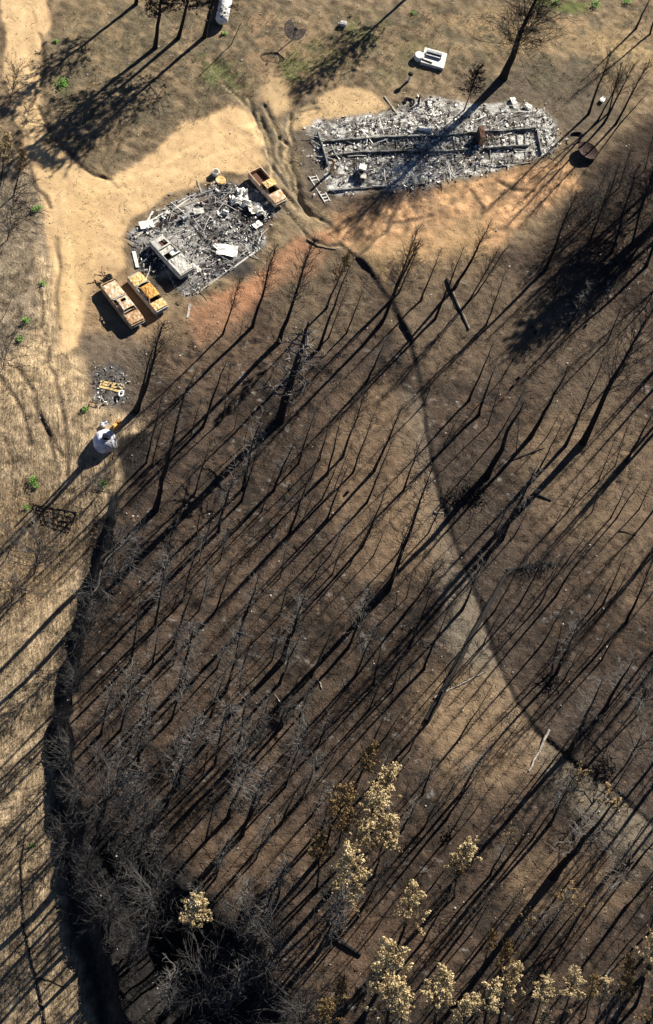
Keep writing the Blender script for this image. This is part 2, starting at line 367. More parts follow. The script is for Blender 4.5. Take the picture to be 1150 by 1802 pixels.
# rills and the grass round them
paint([(452, 200), (478, 215), (500, 230), (520, 215), (525, 260), (540, 340), (590, 390), (560, 420), (520, 390), (480, 320), (465, 230), (430, 180), (385, 130)], (0.24, 0.18, 0.105), 1.6, .8, .3, .5, 32, lump=.6)
paint([(440, 190), (500, 215), (520, 290), (540, 350), (500, 340), (470, 250)], (0.10, 0.088, 0.068), .5, .9, .2, .6, 33, thr=.0)
for k, (cx, cy, rx, ry, c, o) in enumerate([(516, 118, 28, 26, (0.105, 0.125, 0.045), .7), (390, 130, 35, 25, (0.105, 0.12, 0.045), .7), (430, 160, 25, 16, (0.10, 0.11, 0.04), .6), (560, 95, 60, 30, (0.16, 0.145, 0.065), .5), (370, 98, 20, 12, (.09, .12, .035), .6),
        (740, 90, 40, 20, (0.17, 0.15, 0.07), .5), (700, 130, 40, 30, (0.16, 0.135, 0.07), .5), (640, 50, 40, 30, (.12, .13, .05), .5), (810, 345, 40, 10, (.15, .13, .06), .4), (110, 150, 12, 12, (.07, .12, .03), .7), (1000, 8, 60, 12, (.09, .12, .03), .7)]):
    paint(ell(cx, cy, rx, ry), c, 1.8, o, .3, .5, 80 + k, thr=-.1)
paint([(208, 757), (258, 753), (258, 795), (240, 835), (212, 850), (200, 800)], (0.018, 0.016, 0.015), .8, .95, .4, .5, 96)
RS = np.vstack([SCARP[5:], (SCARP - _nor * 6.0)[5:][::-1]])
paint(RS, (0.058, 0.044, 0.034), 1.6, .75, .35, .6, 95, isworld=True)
paint([(97, 1370), (150, 1420), (230, 1470), (330, 1520), (440, 1625), (495, 1715), (535, 1810), (600, 1990), (150, 1990), (165, 1802), (125, 1640), (104, 1500)], (0.016, 0.0145, 0.0135), 2.5, .97, .4, .6, 97)  # dense tree shade of the lower left, painted as near-black ground
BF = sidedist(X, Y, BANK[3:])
paint(np.vstack([BANK[3:], (BANK[3:] + np.array([-1.9, -.6]))[::-1]]), (0.040, 0.032, 0.026), .8, .95, .4, .5, 98, isworld=True)  # burnt bank soil, also painting in the shadow band at its foot
# ash beds
HOME = [(548, 228), (560, 212), (600, 209), (680, 200), (716, 180), (760, 172), (850, 186), (905, 182), (962, 195), (986, 225), (986, 255), (966, 274),
        (905, 288), (860, 302), (800, 312), (765, 328), (700, 338), (640, 336), (600, 345), (578, 335), (568, 300), (553, 265)]
GARAGE = [(231, 413), (285, 372), (340, 336), (384, 320), (476, 338), (494, 372), (464, 398), (466, 430), (402, 478), (330, 526), (302, 502), (246, 474)]
PILE = [(168, 655), (200, 640), (222, 655), (228, 700), (200, 716), (168, 710)]
paint(HOME, (0.15, 0.14, 0.125), 1.2, .95, .5, .5, 34, lump=.6)
paint(HOME, (0.46, 0.45, 0.41), .6, .9, .3, .35, 35, thr=-.02)
for k, (cx, cy, rx, ry) in enumerate([(265, 455, 30, 25), (300, 500, 30, 14), (395, 355, 35, 18), (440, 375, 40, 18), (370, 405, 26, 14), (395, 470, 45, 18), (280, 425, 18, 14)]):
    pass
paint(GARAGE, (0.12, 0.115, 0.106), .5, .95, .5, .5, 36, lump=.6)
paint(GARAGE, (0.33, 0.32, 0.30), .6, .85, .35, .35, 37, thr=0.0)
for k, (cx, cy, rx, ry) in enumerate([(268, 455, 28, 28), (300, 500, 34, 16), (395, 352, 35, 16), (445, 378, 40, 16), (370, 408, 24, 12), (400, 470, 45, 16), (640, 300, 26, 22), (845, 250, 30, 22), (690, 262, 40, 10)]):
    paint(ell(cx, cy, rx, ry), (0.035, 0.033, 0.032), 1.6, .9, .4, .35, 230 + k)  # black ash patches that also paint in shadows beside the larger wreckage
paint(PILE, (0.09, 0.085, 0.078), .8, .9, .4, .4, 38, lump=.6)
paint([(540, 350), (640, 335), (780, 318), (760, 345), (640, 375), (580, 372)], (0.11, 0.078, 0.056), 1.2, .7, .4, .5, 40)  # tree-crown shadow painted into the soil below the house
def stroke(P, wd, col, op=.8, seed=7, thr=None):
    global C
    lo = P.min(0) - 3; hi = P.max(0) + 3
    ix = np.where((gx > lo[0]) & (gx < hi[0]))[0]; iy = np.where((gy > lo[1]) & (gy < hi[1]))[0]
    if not len(ix) or not len(iy): return
    sl = np.s_[iy[0]:iy[-1] + 1, ix[0]:ix[-1] + 1]
    x_ = X[sl] + .35 * fbm(X[sl], Y[sl], 1.6, seed, 2); y_ = Y[sl] + .35 * fbm(X[sl], Y[sl], 1.6, seed + 5, 2)
    d = polydist(x_, y_, P, False)
    m = op * (1 - sstep(wd * .4, wd * 1.1, d)) * np.clip(.75 + 1.2 * fbm(X[sl], Y[sl], 1.8, seed + 2, 2), 0, 1)
    C[sl] = C[sl] * (1 - m[..., None]) + np.array(col) * m[..., None]
for k, P in enumerate(RILLS):
    stroke(P, .75, (.085, .075, .058), .7, 100 + k); stroke(P, .30, (.36, .27, .15), .85, 120 + k)
for k, P in enumerate(CRACKS): stroke(P, .30, (.09, .066, .044), .75, 140 + k)
stroke(SCARP[1:], .34, (.026, .022, .019), .85, 160); stroke(SCARP[1:], .26, (.026, .022, .019), .8, 190); stroke(SCARP[:5], .30, (.028, .024, .021), .7, 161)  # charred channel litter, with the scarp's thin shade line painted in
for k, q in enumerate(([(44, -20), (38, 60), (48, 130), (50, 210), (70, 270), (110, 330), (120, 420), (130, 520), (125, 600)], [(64, -20), (56, 60), (62, 130), (60, 210), (90, 280), (135, 340), (150, 420), (155, 480), (140, 560)],
                       [(110, 290), (160, 340), (240, 335), (330, 290), (450, 250)], [(90, 300), (150, 365), (250, 355), (350, 310), (440, 285)], [(170, 330), (260, 305), (350, 255), (450, 215)])):
    stroke(plane(q), .45, (.60, .44, .23) if k % 2 == 0 else (.40, .28, .14), .5, 170 + k)
# clods: the burn is rough, the tracks are smooth
Z = Z + LUMP * (0.13 * fbm(X, Y, 0.6, 51, 2) + 0.13 * np.abs(vnoise(X, Y, 1.0, 53)) - 0.09) + LUMP * 0.06 * vnoise(X, Y, 0.62, 12)
C = np.clip(C * (1 + 0.12 * fbm(X, Y, 0.45, 91, 2))[..., None], 0.012, 0.8)
ny, nx = X.shape
idx = np.arange(ny * nx).reshape(ny, nx)
quads = np.stack([idx[:-1, :-1], idx[:-1, 1:], idx[1:, 1:], idx[1:, :-1]], -1).reshape(-1, 4)
fm = 0.25 * (ROADM[:-1, :-1] + ROADM[1:, :-1] + ROADM[:-1, 1:] + ROADM[1:, 1:]).reshape(-1)
fx = 0.5 * (X[:-1, :-1] + X[1:, 1:]).reshape(-1); fy = 0.5 * (Y[:-1, :-1] + Y[1:, 1:]).reshape(-1)
inlow = polydist(fx, fy, LOW) < 0.0
GV = np.stack([X, Y, Z], -1).reshape(-1, 3); GC = np.concatenate([C, np.ones(X.shape + (1,))], -1).reshape(-1, 4)
gmat = bpy.data.materials.new('soil'); gmat.use_nodes = True
n = gmat.node_tree.nodes; l = gmat.node_tree.links; b = n['Principled BSDF']
b.inputs['Roughness'].default_value = 0.95; b.inputs['Specular IOR Level'].default_value = 0.1
ca = n.new('ShaderNodeAttribute'); ca.attribute_name = 'soil'
ma = n.new('ShaderNodeAttribute'); ma.attribute_name = 'rough'
sa = n.new('ShaderNodeAttribute'); sa.attribute_name = 'straw'
tc = n.new('ShaderNodeTexCoord')
def noise(scale, det, vec=None, rough=0.6):
    q = n.new('ShaderNodeTexNoise'); q.inputs['Scale'].default_value = scale; q.inputs['Detail'].default_value = det
    q.inputs['Roughness'].default_value = rough; l.new(vec if vec else tc.outputs['Object'], q.inputs['Vector']); return q
def math_(op, a, bb, c=None):
    q = n.new('ShaderNodeMath'); q.operation = op
    for i, v in enumerate((a, bb, c)):
        if v is None: continue
        if isinstance(v, (int, float)): q.inputs[i].default_value = v
        else: l.new(v, q.inputs[i])
    return q.outputs[0]
n1 = noise(7.0, 6, rough=.8)
mr = n.new('ShaderNodeMapping'); mr.inputs['Rotation'].default_value = (0, 0, math.radians(-18)); l.new(tc.outputs['Object'], mr.inputs['Vector'])
mp = n.new('ShaderNodeMapping'); mp.inputs['Scale'].default_value = (5.0, 0.55, 1.0)
l.new(mr.outputs[0], mp.inputs['Vector'])
nw = noise(0.6, 2)
vm = n.new('ShaderNodeVectorMath'); vm.operation = 'ADD'
vs = n.new('ShaderNodeVectorMath'); vs.operation = 'SCALE'; vs.inputs['Scale'].default_value = 3.2
l.new(nw.outputs[1], vs.inputs[0]); l.new(mp.outputs[0], vm.inputs[0]); l.new(vs.outputs[0], vm.inputs[1])
n2 = noise(0.9, 4, vm.outputs[0], .7)
rough_amp = math_('MULTIPLY_ADD', ma.outputs['Fac'], 1.15, 0.40)
f1 = math_('MULTIPLY_ADD', math_('SUBTRACT', n1.outputs[0], .5), rough_amp, 1.0)
nb = noise(0.55, 5, rough=.7); nc = noise(1.7, 4, rough=.7)
brk = math_('MULTIPLY', nb.outputs[0], 1.9)
f2a = math_('MULTIPLY', math_('SUBTRACT', n2.outputs[0], .5), brk)
f2b = math_('MULTIPLY_ADD', math_('SUBTRACT', nc.outputs[0], .5), .55, f2a)
f2 = math_('MULTIPLY_ADD', math_('MULTIPLY', f2b, sa.outputs['Fac']), 2.9, 1.0)
ff = math_('MAXIMUM', math_('MULTIPLY', f1, f2), 0.15)
mx = n.new('ShaderNodeVectorMath'); mx.operation = 'SCALE'
l.new(ca.outputs['Color'], mx.inputs[0]); l.new(ff, mx.inputs['Scale']); l.new(mx.outputs[0], b.inputs['Base Color'])
n3 = noise(4.0, 5, rough=.7)
hh = math_('ADD', math_('MULTIPLY', n3.outputs[0], ma.outputs['Fac']), math_('MULTIPLY', math_('MULTIPLY', n2.outputs[0], sa.outputs['Fac']), .8))
hh = math_('ADD', hh, math_('MULTIPLY', n1.outputs[0], math_('MULTIPLY_ADD', ma.outputs['Fac'], .30, .05)))
bp = n.new('ShaderNodeBump'); bp.inputs['Strength'].default_value = 1.0; bp.inputs['Distance'].default_value = 0.24
l.new(hh, bp.inputs['Height']); l.new(bp.outputs[0], b.inputs['Normal'])
def sheet(name, sel):
    q = quads[sel]; used, inv = np.unique(q, return_inverse=True)
    me = bpy.data.meshes.new(name); nv = len(used); nf = len(q)
    me.vertices.add(nv); me.vertices.foreach_set('co', GV[used].astype(np.float32).ravel())
    me.loops.add(nf * 4); me.loops.foreach_set('vertex_index', inv.astype(np.int32).ravel())
    me.polygons.add(nf); me.polygons.foreach_set('loop_start', np.arange(0, nf * 4, 4, dtype=np.int32))
    me.polygons.foreach_set('use_smooth', np.ones(nf, bool))
    me.update(calc_edges=True)
    a = me.attributes.new('soil', 'FLOAT_COLOR', 'POINT'); a.data.foreach_set('color', GC[used].astype(np.float32).ravel())
    a = me.attributes.new('rough', 'FLOAT', 'POINT'); a.data.foreach_set('value', LUMP.reshape(-1)[used].astype(np.float32))
    a = me.attributes.new('straw', 'FLOAT', 'POINT'); a.data.foreach_set('value', STREAK.reshape(-1)[used].astype(np.float32))
    me.materials.append(gmat)
    o = bpy.data.objects.new(name, me); COL.objects.link(o); o['kind'] = 'structure'; return o
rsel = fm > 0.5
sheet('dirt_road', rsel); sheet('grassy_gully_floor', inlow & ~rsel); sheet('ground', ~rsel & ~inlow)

# ------------------------------------------------------------------ trees
def grow(rnd, p, d, L, segs, wig, up):
    pts = [p.copy()]; d = d.normalized(); st = L / segs
    for i in range(segs):
        d = d + Vector((rnd.gauss(0, wig), rnd.gauss(0, wig), rnd.gauss(0, wig) + up)); d.normalize()
        pts.append(pts[-1] + d * st)
    return pts
def lerp_path(path, t):
    k = t * (len(path) - 1); i = min(int(k), len(path) - 2); return path[i].lerp(path[i + 1], k - i)
def trunk_path(rnd, crook, n=9):
    pts = []; ox = oy = 0.0
    for i in range(n):
        t = i / (n - 1)
        env = math.sin(math.pi * t)
        ox += rnd.gauss(0, crook); oy += rnd.gauss(0, crook)
        pts.append(Vector((ox, oy, t)))
    e = pts[-1].copy()
    for i, p in enumerate(pts):
        t = i / (n - 1); p.x -= e.x * t; p.y -= e.y * t
    return pts
def side(rnd, el):
    a = rnd.uniform(0, 2 * math.pi)
    return Vector((math.cos(a) * math.cos(el), math.sin(a) * math.cos(el), math.sin(el)))
def tuft(mb, rnd, c, R, k, mi=0):
    for _ in range(k):
        d = Vector((rnd.gauss(0, 1), rnd.gauss(0, 1), rnd.gauss(0.25, 1))); d.normalize()
        q = c + d * R * rnd.uniform(0.35, 1.0)
        u = d.cross(Vector((rnd.random() + .1, rnd.random(), rnd.random()))); u.normalize(); v = d.cross(u)
        s = R * rnd.uniform(0.28, 0.48)
        tl = Vector((rnd.gauss(0, .5), rnd.gauss(0, .5), rnd.gauss(0, .5)))
        mb.face([q - u * s, q + u * s + tl * s * .5, q + (v + d * .4) * s * 1.6], mi)
def make_template(kind, seed):
    rnd = random.Random(seed * 101 + hash_kind[kind])
    T = MB(); B = MB(); Nn = MB()
    crook = dict(R=.012, P=.006, A=.0035, B=.004, C=.005, D=.02, E=.006, F=.006, G=.004, H=.0012, S=.003, W=.02)[kind]
    tr = dict(R=.017, P=.024, A=.0105, B=.012, C=.013, D=.022, E=.012, F=.021, G=.023, H=.0165, S=.014, W=.012)[kind]
    tp = trunk_path(rnd, crook)
    nt = len(tp)
    if kind == 'D':
        top = 5
        T.tube(tp[:top + 1], [tr * (1 - .45 * i / top) for i in range(top + 1)], 6)
        def limb(p, d, L, r, lev):
            q = grow(rnd, p, d, L, 5, .20, .03)
            B.tube(q, [r * (1 - .6 * i / 5) for i in range(6)], 4 if lev == 0 else 3)
            if lev >= 3: return
            for k in range((5, 5, 4)[lev]):
                t = rnd.uniform(.3, 1.0); s = lerp_path(q, t)
                dd = (q[-1] - q[0]).normalized() + Vector((rnd.gauss(0, .65), rnd.gauss(0, .65), rnd.gauss(.1, .5)))
                limb(s, dd, L * rnd.uniform(.4, .7), r * .5, lev + 1)
        for k in range(7):
            s = lerp_path(tp, rnd.uniform(.25, .62)); limb(s, side(rnd, rnd.uniform(.15, 1.1)), rnd.uniform(.24, .40), tr * .30, 0)
        return T, B, Nn
    if kind == 'G':                                         # stout broken trunk with pale crooked limbs
        rr = [tr * (1.25, 1.0, .95, .9, .85, .78, .6, .4, .22)[i] for i in range(nt)]
        T.tube(tp, rr, 9)
        for k in range(26):
            s = lerp_path(tp, rnd.uniform(.3, .9)); q = grow(rnd, s, side(rnd, rnd.uniform(-.3, .5)), rnd.uniform(.08, .24), 6, .38, .0)
            B.tube(q, [.006 * (1 - .6 * i / 6) for i in range(7)], 4)
            for m in range(5):
                q2 = grow(rnd, lerp_path(q, rnd.uniform(.3, .95)), side(rnd, rnd.uniform(-.4, .8)), rnd.uniform(.03, .09), 4, .4, 0)
                B.tube(q2, [.0032, .003, .0025, .002, .0012], 3)
        return T, B, Nn
    if kind == 'H':                                         # giant with a dead grey limb at its broken top
        T.tube(tp, [tr * (1.35, 1.1, 1.0, .95, .9, .82, .72, .6, .45)[i] for i in range(nt)], 10)
        return T, B, Nn
    if kind == 'S':                                         # bare stub
        T.tube(tp, [tr * (1 - .35 * i / (nt - 1)) for i in range(nt)], 6)
        for k in range(8):
            q = grow(rnd, lerp_path(tp, rnd.uniform(.3, .98)), side(rnd, rnd.uniform(0, .8)), rnd.uniform(.05, .12), 3, .3, .05)
            B.tube(q, [.003, .0025, .002, .001], 3)
        return T, B, Nn
    T.tube(tp, [tr * (1.25 if i == 0 else 1 - .93 * (i / (nt - 1)) ** 1.15) + .0006 for i in range(nt)], 6 if kind not in 'FP' else 8)
    spec = dict(  # count, zmin, len lo/hi, elev lo/hi, up, wig, r, subs, sublen
        A=(70, .22, .04, .13, .1, 1.0, .05, .18, .0013, 4, .5),
        B=(74, .38, .08, .24, .45, 1.05, .07, .10, .0017, 6, .42),
        C=(64, .26, .06, .18, -.2, .9, .02, .28, .0019, 6, .5),
        E=(64, .40, .07, .21, .05, .8, .06, .16, .0018, 4, .4),
        F=(120, .34, .10, .34, .0, .8, .06, .14, .0024, 8, .42),
        P=(170, .30, .14, .40, -.1, .9, .07, .16, .0020, 13, .48),
        R=(80, .30, .14, .42, -.15, 1.15, .03, .17, .0023, 10, .45),
        W=(60, .02, .30, .70, .3, 1.2, .02, .14, .004, 8, .45))[kind]
    cnt, zmin, l0, l1, e0, e1, up, wig, r, subs, sl = spec
    for k in range(cnt):
        t = zmin + (1 - zmin) * (k + rnd.random()) / cnt; t = min(t, .985)
        s = lerp_path(tp, t)
        taper = (1 - .62 * max(0, (t - .55) / .45)) if kind in 'BEFP' else (1 - .4 * t)
        L = rnd.uniform(l0, l1) * taper
        el = rnd.uniform(e0, e1) + (.3 * t if kind in 'BE' else 0)
        q = grow(rnd, s, side(rnd, el), L, 5, wig, up)
        B.tube(q, [r * (1 - .75 * i / 5) for i in range(6)], 3, cap=False)
        for m in range(subs):
            u = rnd.uniform(.25, .98); dd = (q[-1] - q[0]).normalized() + Vector((rnd.gauss(0, .6), rnd.gauss(0, .6), rnd.gauss(.15, .5)))
            q2 = grow(rnd, lerp_path(q, u), dd, L * sl * rnd.uniform(.4, 1.1), 3, wig * 1.5, up)
            B.tube(q2, [r * .62, r * .5, r * .36, r * .2], 3, cap=False)
        if kind == 'E' and t > .52 and rnd.random() < .86:
            for m in range(6):
                tuft(Nn, rnd, lerp_path(q, rnd.uniform(.55, 1.0)) + Vector((rnd.gauss(0, .01), rnd.gauss(0, .01), .006)), rnd.uniform(.010, .018), 14)
    if kind == 'F':
        for m in range(560):
            f_ = B.f[rnd.randrange(len(B.f))]; v_ = Vector(B.v[f_[0]])
            if v_.z > .36: tuft(Nn, rnd, v_, rnd.uniform(.008, .018), 12)
    if kind == 'E':
        for m in range(16):
            tuft(Nn, rnd, Vector((rnd.gauss(0, .02), rnd.gauss(0, .02), rnd.uniform(.9, 1.02))), rnd.uniform(.008, .015), 14)
    return T, B, Nn
hash_kind = {k: i * 977 for i, k in enumerate('ABCDEFGHSWRP')}
TEMPL = {}
def templates(kind, k):
    key = (kind, k)
    if key not in TEMPL:
        T, B, Nn = make_template(kind, k)
        TEMPL[key] = [T.mesh('trunk', MT['bark']), B.mesh('branches', MT['twig']) if B.f else None, Nn.mesh('needles', MT['needle']) if Nn.f else None]
        if B.f:
            g = TEMPL[key][1].copy(); g.materials.clear(); g.materials.append(MT['greyd' if kind in 'RW' else 'grey']); TEMPL[key].append(g)
        else: TEMPL[key].append(None)
        if Nn.f:
            g = TEMPL[key][2].copy(); g.materials.clear(); g.materials.append(MT['ochre']); TEMPL[key].append(g)
        else: TEMPL[key].append(None)
    return TEMPL[key]
VAR = dict(A=7, B=6, C=6, D=4, E=5, F=2, G=1, H=1, S=3, W=3, R=5, P=1)

TREES = []       # (base px, tip px, kind, thickness multiplier)
def crop(ox, oy, s, rows):
    for r in rows:
        bx, by, tx, ty, k = r[:5]; wmul = r[5] if len(r) > 5 else 1.0
        TREES.append((ox + bx / s, oy + by / s, ox + tx / s, oy + ty / s, k, wmul))
crop(0, 0, 2.875, [(785, 240, 850, -230, 'F', .8), (905, 190, 1010, -230, 'F', .8), (1035, 185, 1160, -260, 'F', .75), (1172, 224, 1222, 112, 'S'), (690, 20, 740, -380, 'F', .8)])
crop(750, 0, 2.875, [(390, 400, 590, -90, 'P', 1.15), (195, 555, 270, 340, 'F', .5)])
crop(950, 0, 5.75, [(970, 290, 1165, -130, 'A', 1.7), (490, 1160, 730, 520, 'B', 1.2), (590, 1215, 870, 680, 'B'), (700, 1140, 830, 630, 'B'), (640, 1255, 970, 630, 'B'), (770, 1250, 1120, 620, 'B'), (810, 1255, 1180, 930, 'A')])
crop(0, 0, 1, [(740, -25, 785, -160, 'F', .7), (1172, 385, 1217, 225, 'F', .9), (1205, 345, 1250, 170, 'F', .9), (1240, 345, 1290, 170, 'B', 1.0), (1180, 400, 1225, 260, 'B'), (1185, 300, 1225, 170, 'B', .9), (1240, 430, 1290, 280, 'B', .8),
              (1040, 425, 1075, 320, 'B'), (1078, 445, 1116, 320, 'B', 1.2), (1112, 432, 1150, 300, 'B'), (1138, 470, 1180, 340, 'B', 1.2), (1092, 390, 1124, 290, 'B'), (1130, 365, 1168, 240, 'B'), (1148, 335, 1186, 200, 'B', 1.2), (1062, 372, 1092, 285, 'B'), (1146, 415, 1186, 300, 'B'), (1038, 385, 1062, 310, 'C', .8)])
crop(950, 200, 5.75, [(450, 1100, 590, 740, 'C', .7), (1060, 1255, 1190, 1040, 'B'), (1000, 1190, 1070, 1030, 'A')])
crop(200, 400, 3.833, [(940, 670, 1095, 130, 'B'), (740, 720, 855, 340, 'B', .8), (850, 745, 882, 590, 'A', .8), (470, 1150, 580, 920, 'A')])
crop(480, 400, 3.833, [(45, 770, 265, 110, 'B', 1.1), (365, 548, 520, 180, 'Y', 1.0), (310, 820, 530, 235, 'A'), (375, 745, 510, 400, 'A', .8), (500, 715, 622, 385, 'A', .9), (215, 532, 205, 395, 'S', .5), (718, 664, 985, 100, 'B', 1.1), (800, 490, 985, 0, 'B', .9), (850, 440, 995, 120, 'A'), (1000, 492, 1145, 130, 'A'), (620, 1050, 775, 735, 'C', 1.2)])
crop(760, 400, 5.75, [(35, 930, 330, 185, 'A'), (235, 610, 590, -30, 'B', 1.3), (385, 735, 660, 240, 'B', .8), (470, 650, 750, 210, 'B', .8), (550, 985, 748, 445, 'A'), (640, 945, 692, 760, 'A', .7), (380, 1750, 640, 1135, 'A', 1.1), (475, 1890, 660, 1370, 'C', 1.3), (700, 1540, 925, 1195, 'B', .8)])
crop(0, 0, 1, [(962, 475, 1016, 337, 'B', 1.1), (1002, 572, 1042, 496, 'C'), (1106, 460, 1162, 375, 'B', 1.2), (1100, 466, 1126, 405, 'A'), (1070, 600, 1104, 514, 'A'), (1136, 540, 1165, 480, 'A', 1.2), (935, 771, 1000, 642, 'A', 1.6), (997, 785, 1064, 624, 'A', 1.0), (1025, 778, 1152, 540, 'B', 1.2), (1092, 655, 1122, 598, 'C', 1.2),
              (242, 724, 288, 566, 'B', 1.3), (238, 720, 276, 590, 'A', 1.2), (276, 898, 329, 680, 'A', 1.2), (357, 751, 402, 626, 'A', 1.1), (268, 1060, 306, 924, 'A')])
crop(200, 680, 3.833, [(218, 515, 332, 40, 'A', .8), (258, 525, 362, 155, 'A', .8), (235, 662, 262, 585, 'S', .8), (550, 722, 662, 345, 'A', .8), (440, 882, 528, 575, 'A', .7), (565, 998, 612, 735, 'A', .8), (710, 972, 828, 515, 'C'), (878, 695, 1002, 195, 'C', .9), (860, 772, 992, 385, 'A'), (115, 1125, 130, 1000, 'C', .8), (415, 975, 450, 870, 'C'), (3, 935, 34, 820, 'C')])
crop(480, 680, 3.833, [(10, 700, 165, 335, 'C'), (175, 522, 297, 135, 'A', .8), (374, 592, 472, 165, 'A', .9), (470, 472, 627, 35, 'B', .9), (545, 582, 692, 165, 'A', .8), (680, 575, 882, 115, 'A', 1.1), (640, 785, 802, 365, 'A', .9), (880, 705, 1027, 305, 'A', .9), (605, 1078, 777, 655, 'A', 1.0), (370, 893, 512, 525, 'A', .9), (104, 1005, 272, 535, 'A', 1.0), (200, 912, 292, 690, 'A', .7), (680, 1145, 772, 925, 'A', .8)])
crop(480, 960, 3.833, [(778, 302, 1082, -540, 'A', 1.0), (405, 192, 492, -60, 'A', .9), (285, 218, 355, 10, 'A', .9), (716 - 480 + 680, 690, 1085, 285, 'A', 1.0), (1022, 832, 1190, 430, 'A', 1.0), (890, 470, 1152, 110, 'B', .9), (905, 352, 962, 125, 'A', .7), (825, 422, 857, 245, 'A', .7), (685, 932, 742, 630, 'A', 1.0), (808, 975, 902, 690, 'A', .9), (920, 925, 957, 745, 'A', .7), (510, 695, 662, 285, 'C', .9), (262, 882, 422, 525, 'A', .8), (140, 1005, 207, 795, 'A', .7), (62, 775, 222, 335, 'C', 1.5), (50, 925, 192, 590, 'C'), (180, 1152, 262, 925, 'C')])
crop(0, 0, 1, [(857, 838, 923, 706, 'A', 2.3), (909, 794, 916, 720, 'A', .6), (826, 928, 841, 884, 'A', .8), (864, 958, 896, 888, 'C', .9), (882, 948, 948, 815, 'C', 1.1), (948, 828, 994, 736, 'A', .9)])
crop(950, 680, 5.75, [(598, 955, 772, 505, 'A', .7), (648, 935, 762, 695, 'A', .7), (765, 805, 884, 425, 'A', .8), (880, 765, 1190, 200, 'A', 1.3), (530, 1275, 632, 955, 'A', .8), (718, 1335, 952, 865, 'A', .8), (780, 1335, 1052, 905, 'A', .9), (1008, 1240, 1165, 900, 'A')])
crop(950, 960, 5.75, [(640, 595, 888, 45, 'A', .9), (880, 775, 1160, 130, 'B', 1.0), (398, 542, 436, 340, 'A', .7), (960, 322, 1105, 45, 'A', .9), (130, 1285, 242, 745, 'A', 1.0), (150, 1320, 420, 740, 'C', .9), (180, 1310, 330, 930, 'A', .9), (110, 1330, 60, 1150, 'A', .7), (250, 1355, 402, 1055, 'C'), (418, 1105, 532, 925, 'A', .9), (608, 1015, 732, 765, 'A'), (658, 1645, 965, 1105, 'C', 1.3), (965, 1735, 1160, 1270, 'D', .5)])
crop(760, 960, 5.75, [(316, 652, 530, 140, 'C', 1.1)])
crop(0, 0, 1, [(752, 1272, 780, 1215, 'S', 1.5), (491, 738, 544, 565, 'G', 1.0), (1006, 1318, 1062, 1193, 'C', 1.2), (1100, 1349, 1142, 1262, 'D', .5), (976, 1541, 1086, 1405, 'O', 1.45), (965, 1452, 1018, 1350, 'O', .9), (1062, 1549, 1150, 1500, 'D', .6), (944, 1662, 1007, 1574, 'O', .8), (900, 1676, 936, 1610, 'O', .6), (882, 1527, 950, 1434, 'A', 1.0), (864, 1539, 902, 1466, 'O', .8)])
crop(200, 960, 3.833, [(675, 452, 808, 85, 'A'), (404, 664, 553, 245, 'A', 1.1), (254, 814, 304, 560, 'C'), (860, 585, 985, 195, 'C', 1.2), (440, 955, 555, 490, 'C'), (462, 932, 524, 735, 'A'), (698, 825, 775, 640, 'C', 1.2), (868, 835, 950, 575, 'A', .7), (850, 962, 876, 795, 'C', .7), (213, 1145, 270, 920, 'C'), (658, 1145, 755, 840, 'C'), (1068, 775, 1125, 550, 'A'), (880, 1132, 925, 995, 'C'), (1030, 1122, 1065, 985, 'C')])
crop(200, 1240, 3.833, [(164, 404, 234, -10, 'C'), (438, 545, 565, 70, 'C', 1.1), (424, 354, 446, 170, 'C'), (608, 464, 638, 300, 'S', .9), (680, 405, 765, -10, 'C', .8), (814, 404, 895, -40, 'C', 1.0), (904, 294, 1025, -10, 'C', .8), (958, 284, 1045, 95, 'C', .7), (778, 755, 920, 395, 'C', 1.1), (863, 885, 1053, 415, 'C', .9), (918, 765, 1095, 435, 'A', .8), (988, 855, 1065, 735, 'S', .5), (708, 464, 730, 345, 'C', .7), (428, 805, 462, 695, 'S', .5), (143, 1104, 214, 770, 'R', 1.2), (218, 1115, 335, 870, 'C', 1.1), (698, 1125, 795, 870, 'C', 1.0)])
crop(0, 0, 1, [(171, 1480, 208, 1355, 'R', 1.0), (180, 1291, 199, 1204, 'C', .9), (125, 1237, 131, 1180, 'R', 1.0), (99, 1292, 109, 1250, 'R', 1.0), (168, 1056, 190, 940, 'D', .9), (190, 1650, 196, 1560, 'R', .8), (258, 1655, 266, 1560, 'R', .8), (230, 1705, 240, 1640, 'R', .8), (328, 1672, 352, 1585, 'E', .9), (455, 1742, 490, 1662, 'W', .7), (350, 1800, 372, 1730, 'W', .7), (530, 1830, 545, 1765, 'W', .7), (290, 1790, 310, 1700, 'C', .9), (400, 1790, 425, 1700, 'C', .9),
              (210, 1560, 225, 1480, 'C'), (150, 1560, 160, 1490, 'C', .8), (330, 1640, 350, 1560, 'C'), (415, 1640, 440, 1545, 'C'), (440, 1690, 470, 1590, 'C')])
crop(480, 1240, 3.833, [(189, 635, 315, 325, 'C', .9), (314, 895, 415, 555, 'C'), (300, 275, 390, 50, 'C', 1.1), (114, 374, 140, 195, 'C', .8), (315, 495, 455, 265, 'A', .7), (654, 304, 775, 25, 'A'), (764, 218, 895, 5, 'A', .8), (838, 485, 975, 285, 'A', .7), (738, 465, 805, 285, 'C', .8), (893, 625, 935, 475, 'A', .6), (1018, 605, 1104, 325, 'C', .8), (868, 855, 985, 635, 'C', 1.1), (448, 965, 495, 815, 'A', .8), (568, 565, 614, 435, 'A', .7), (773, 715, 804, 615, 'S', .6), (468, 495, 494, 415, 'S', .6), (20, 190, 105, -10, 'C', 1.4), (60, 150, 140, -60, 'C', 1.2)])
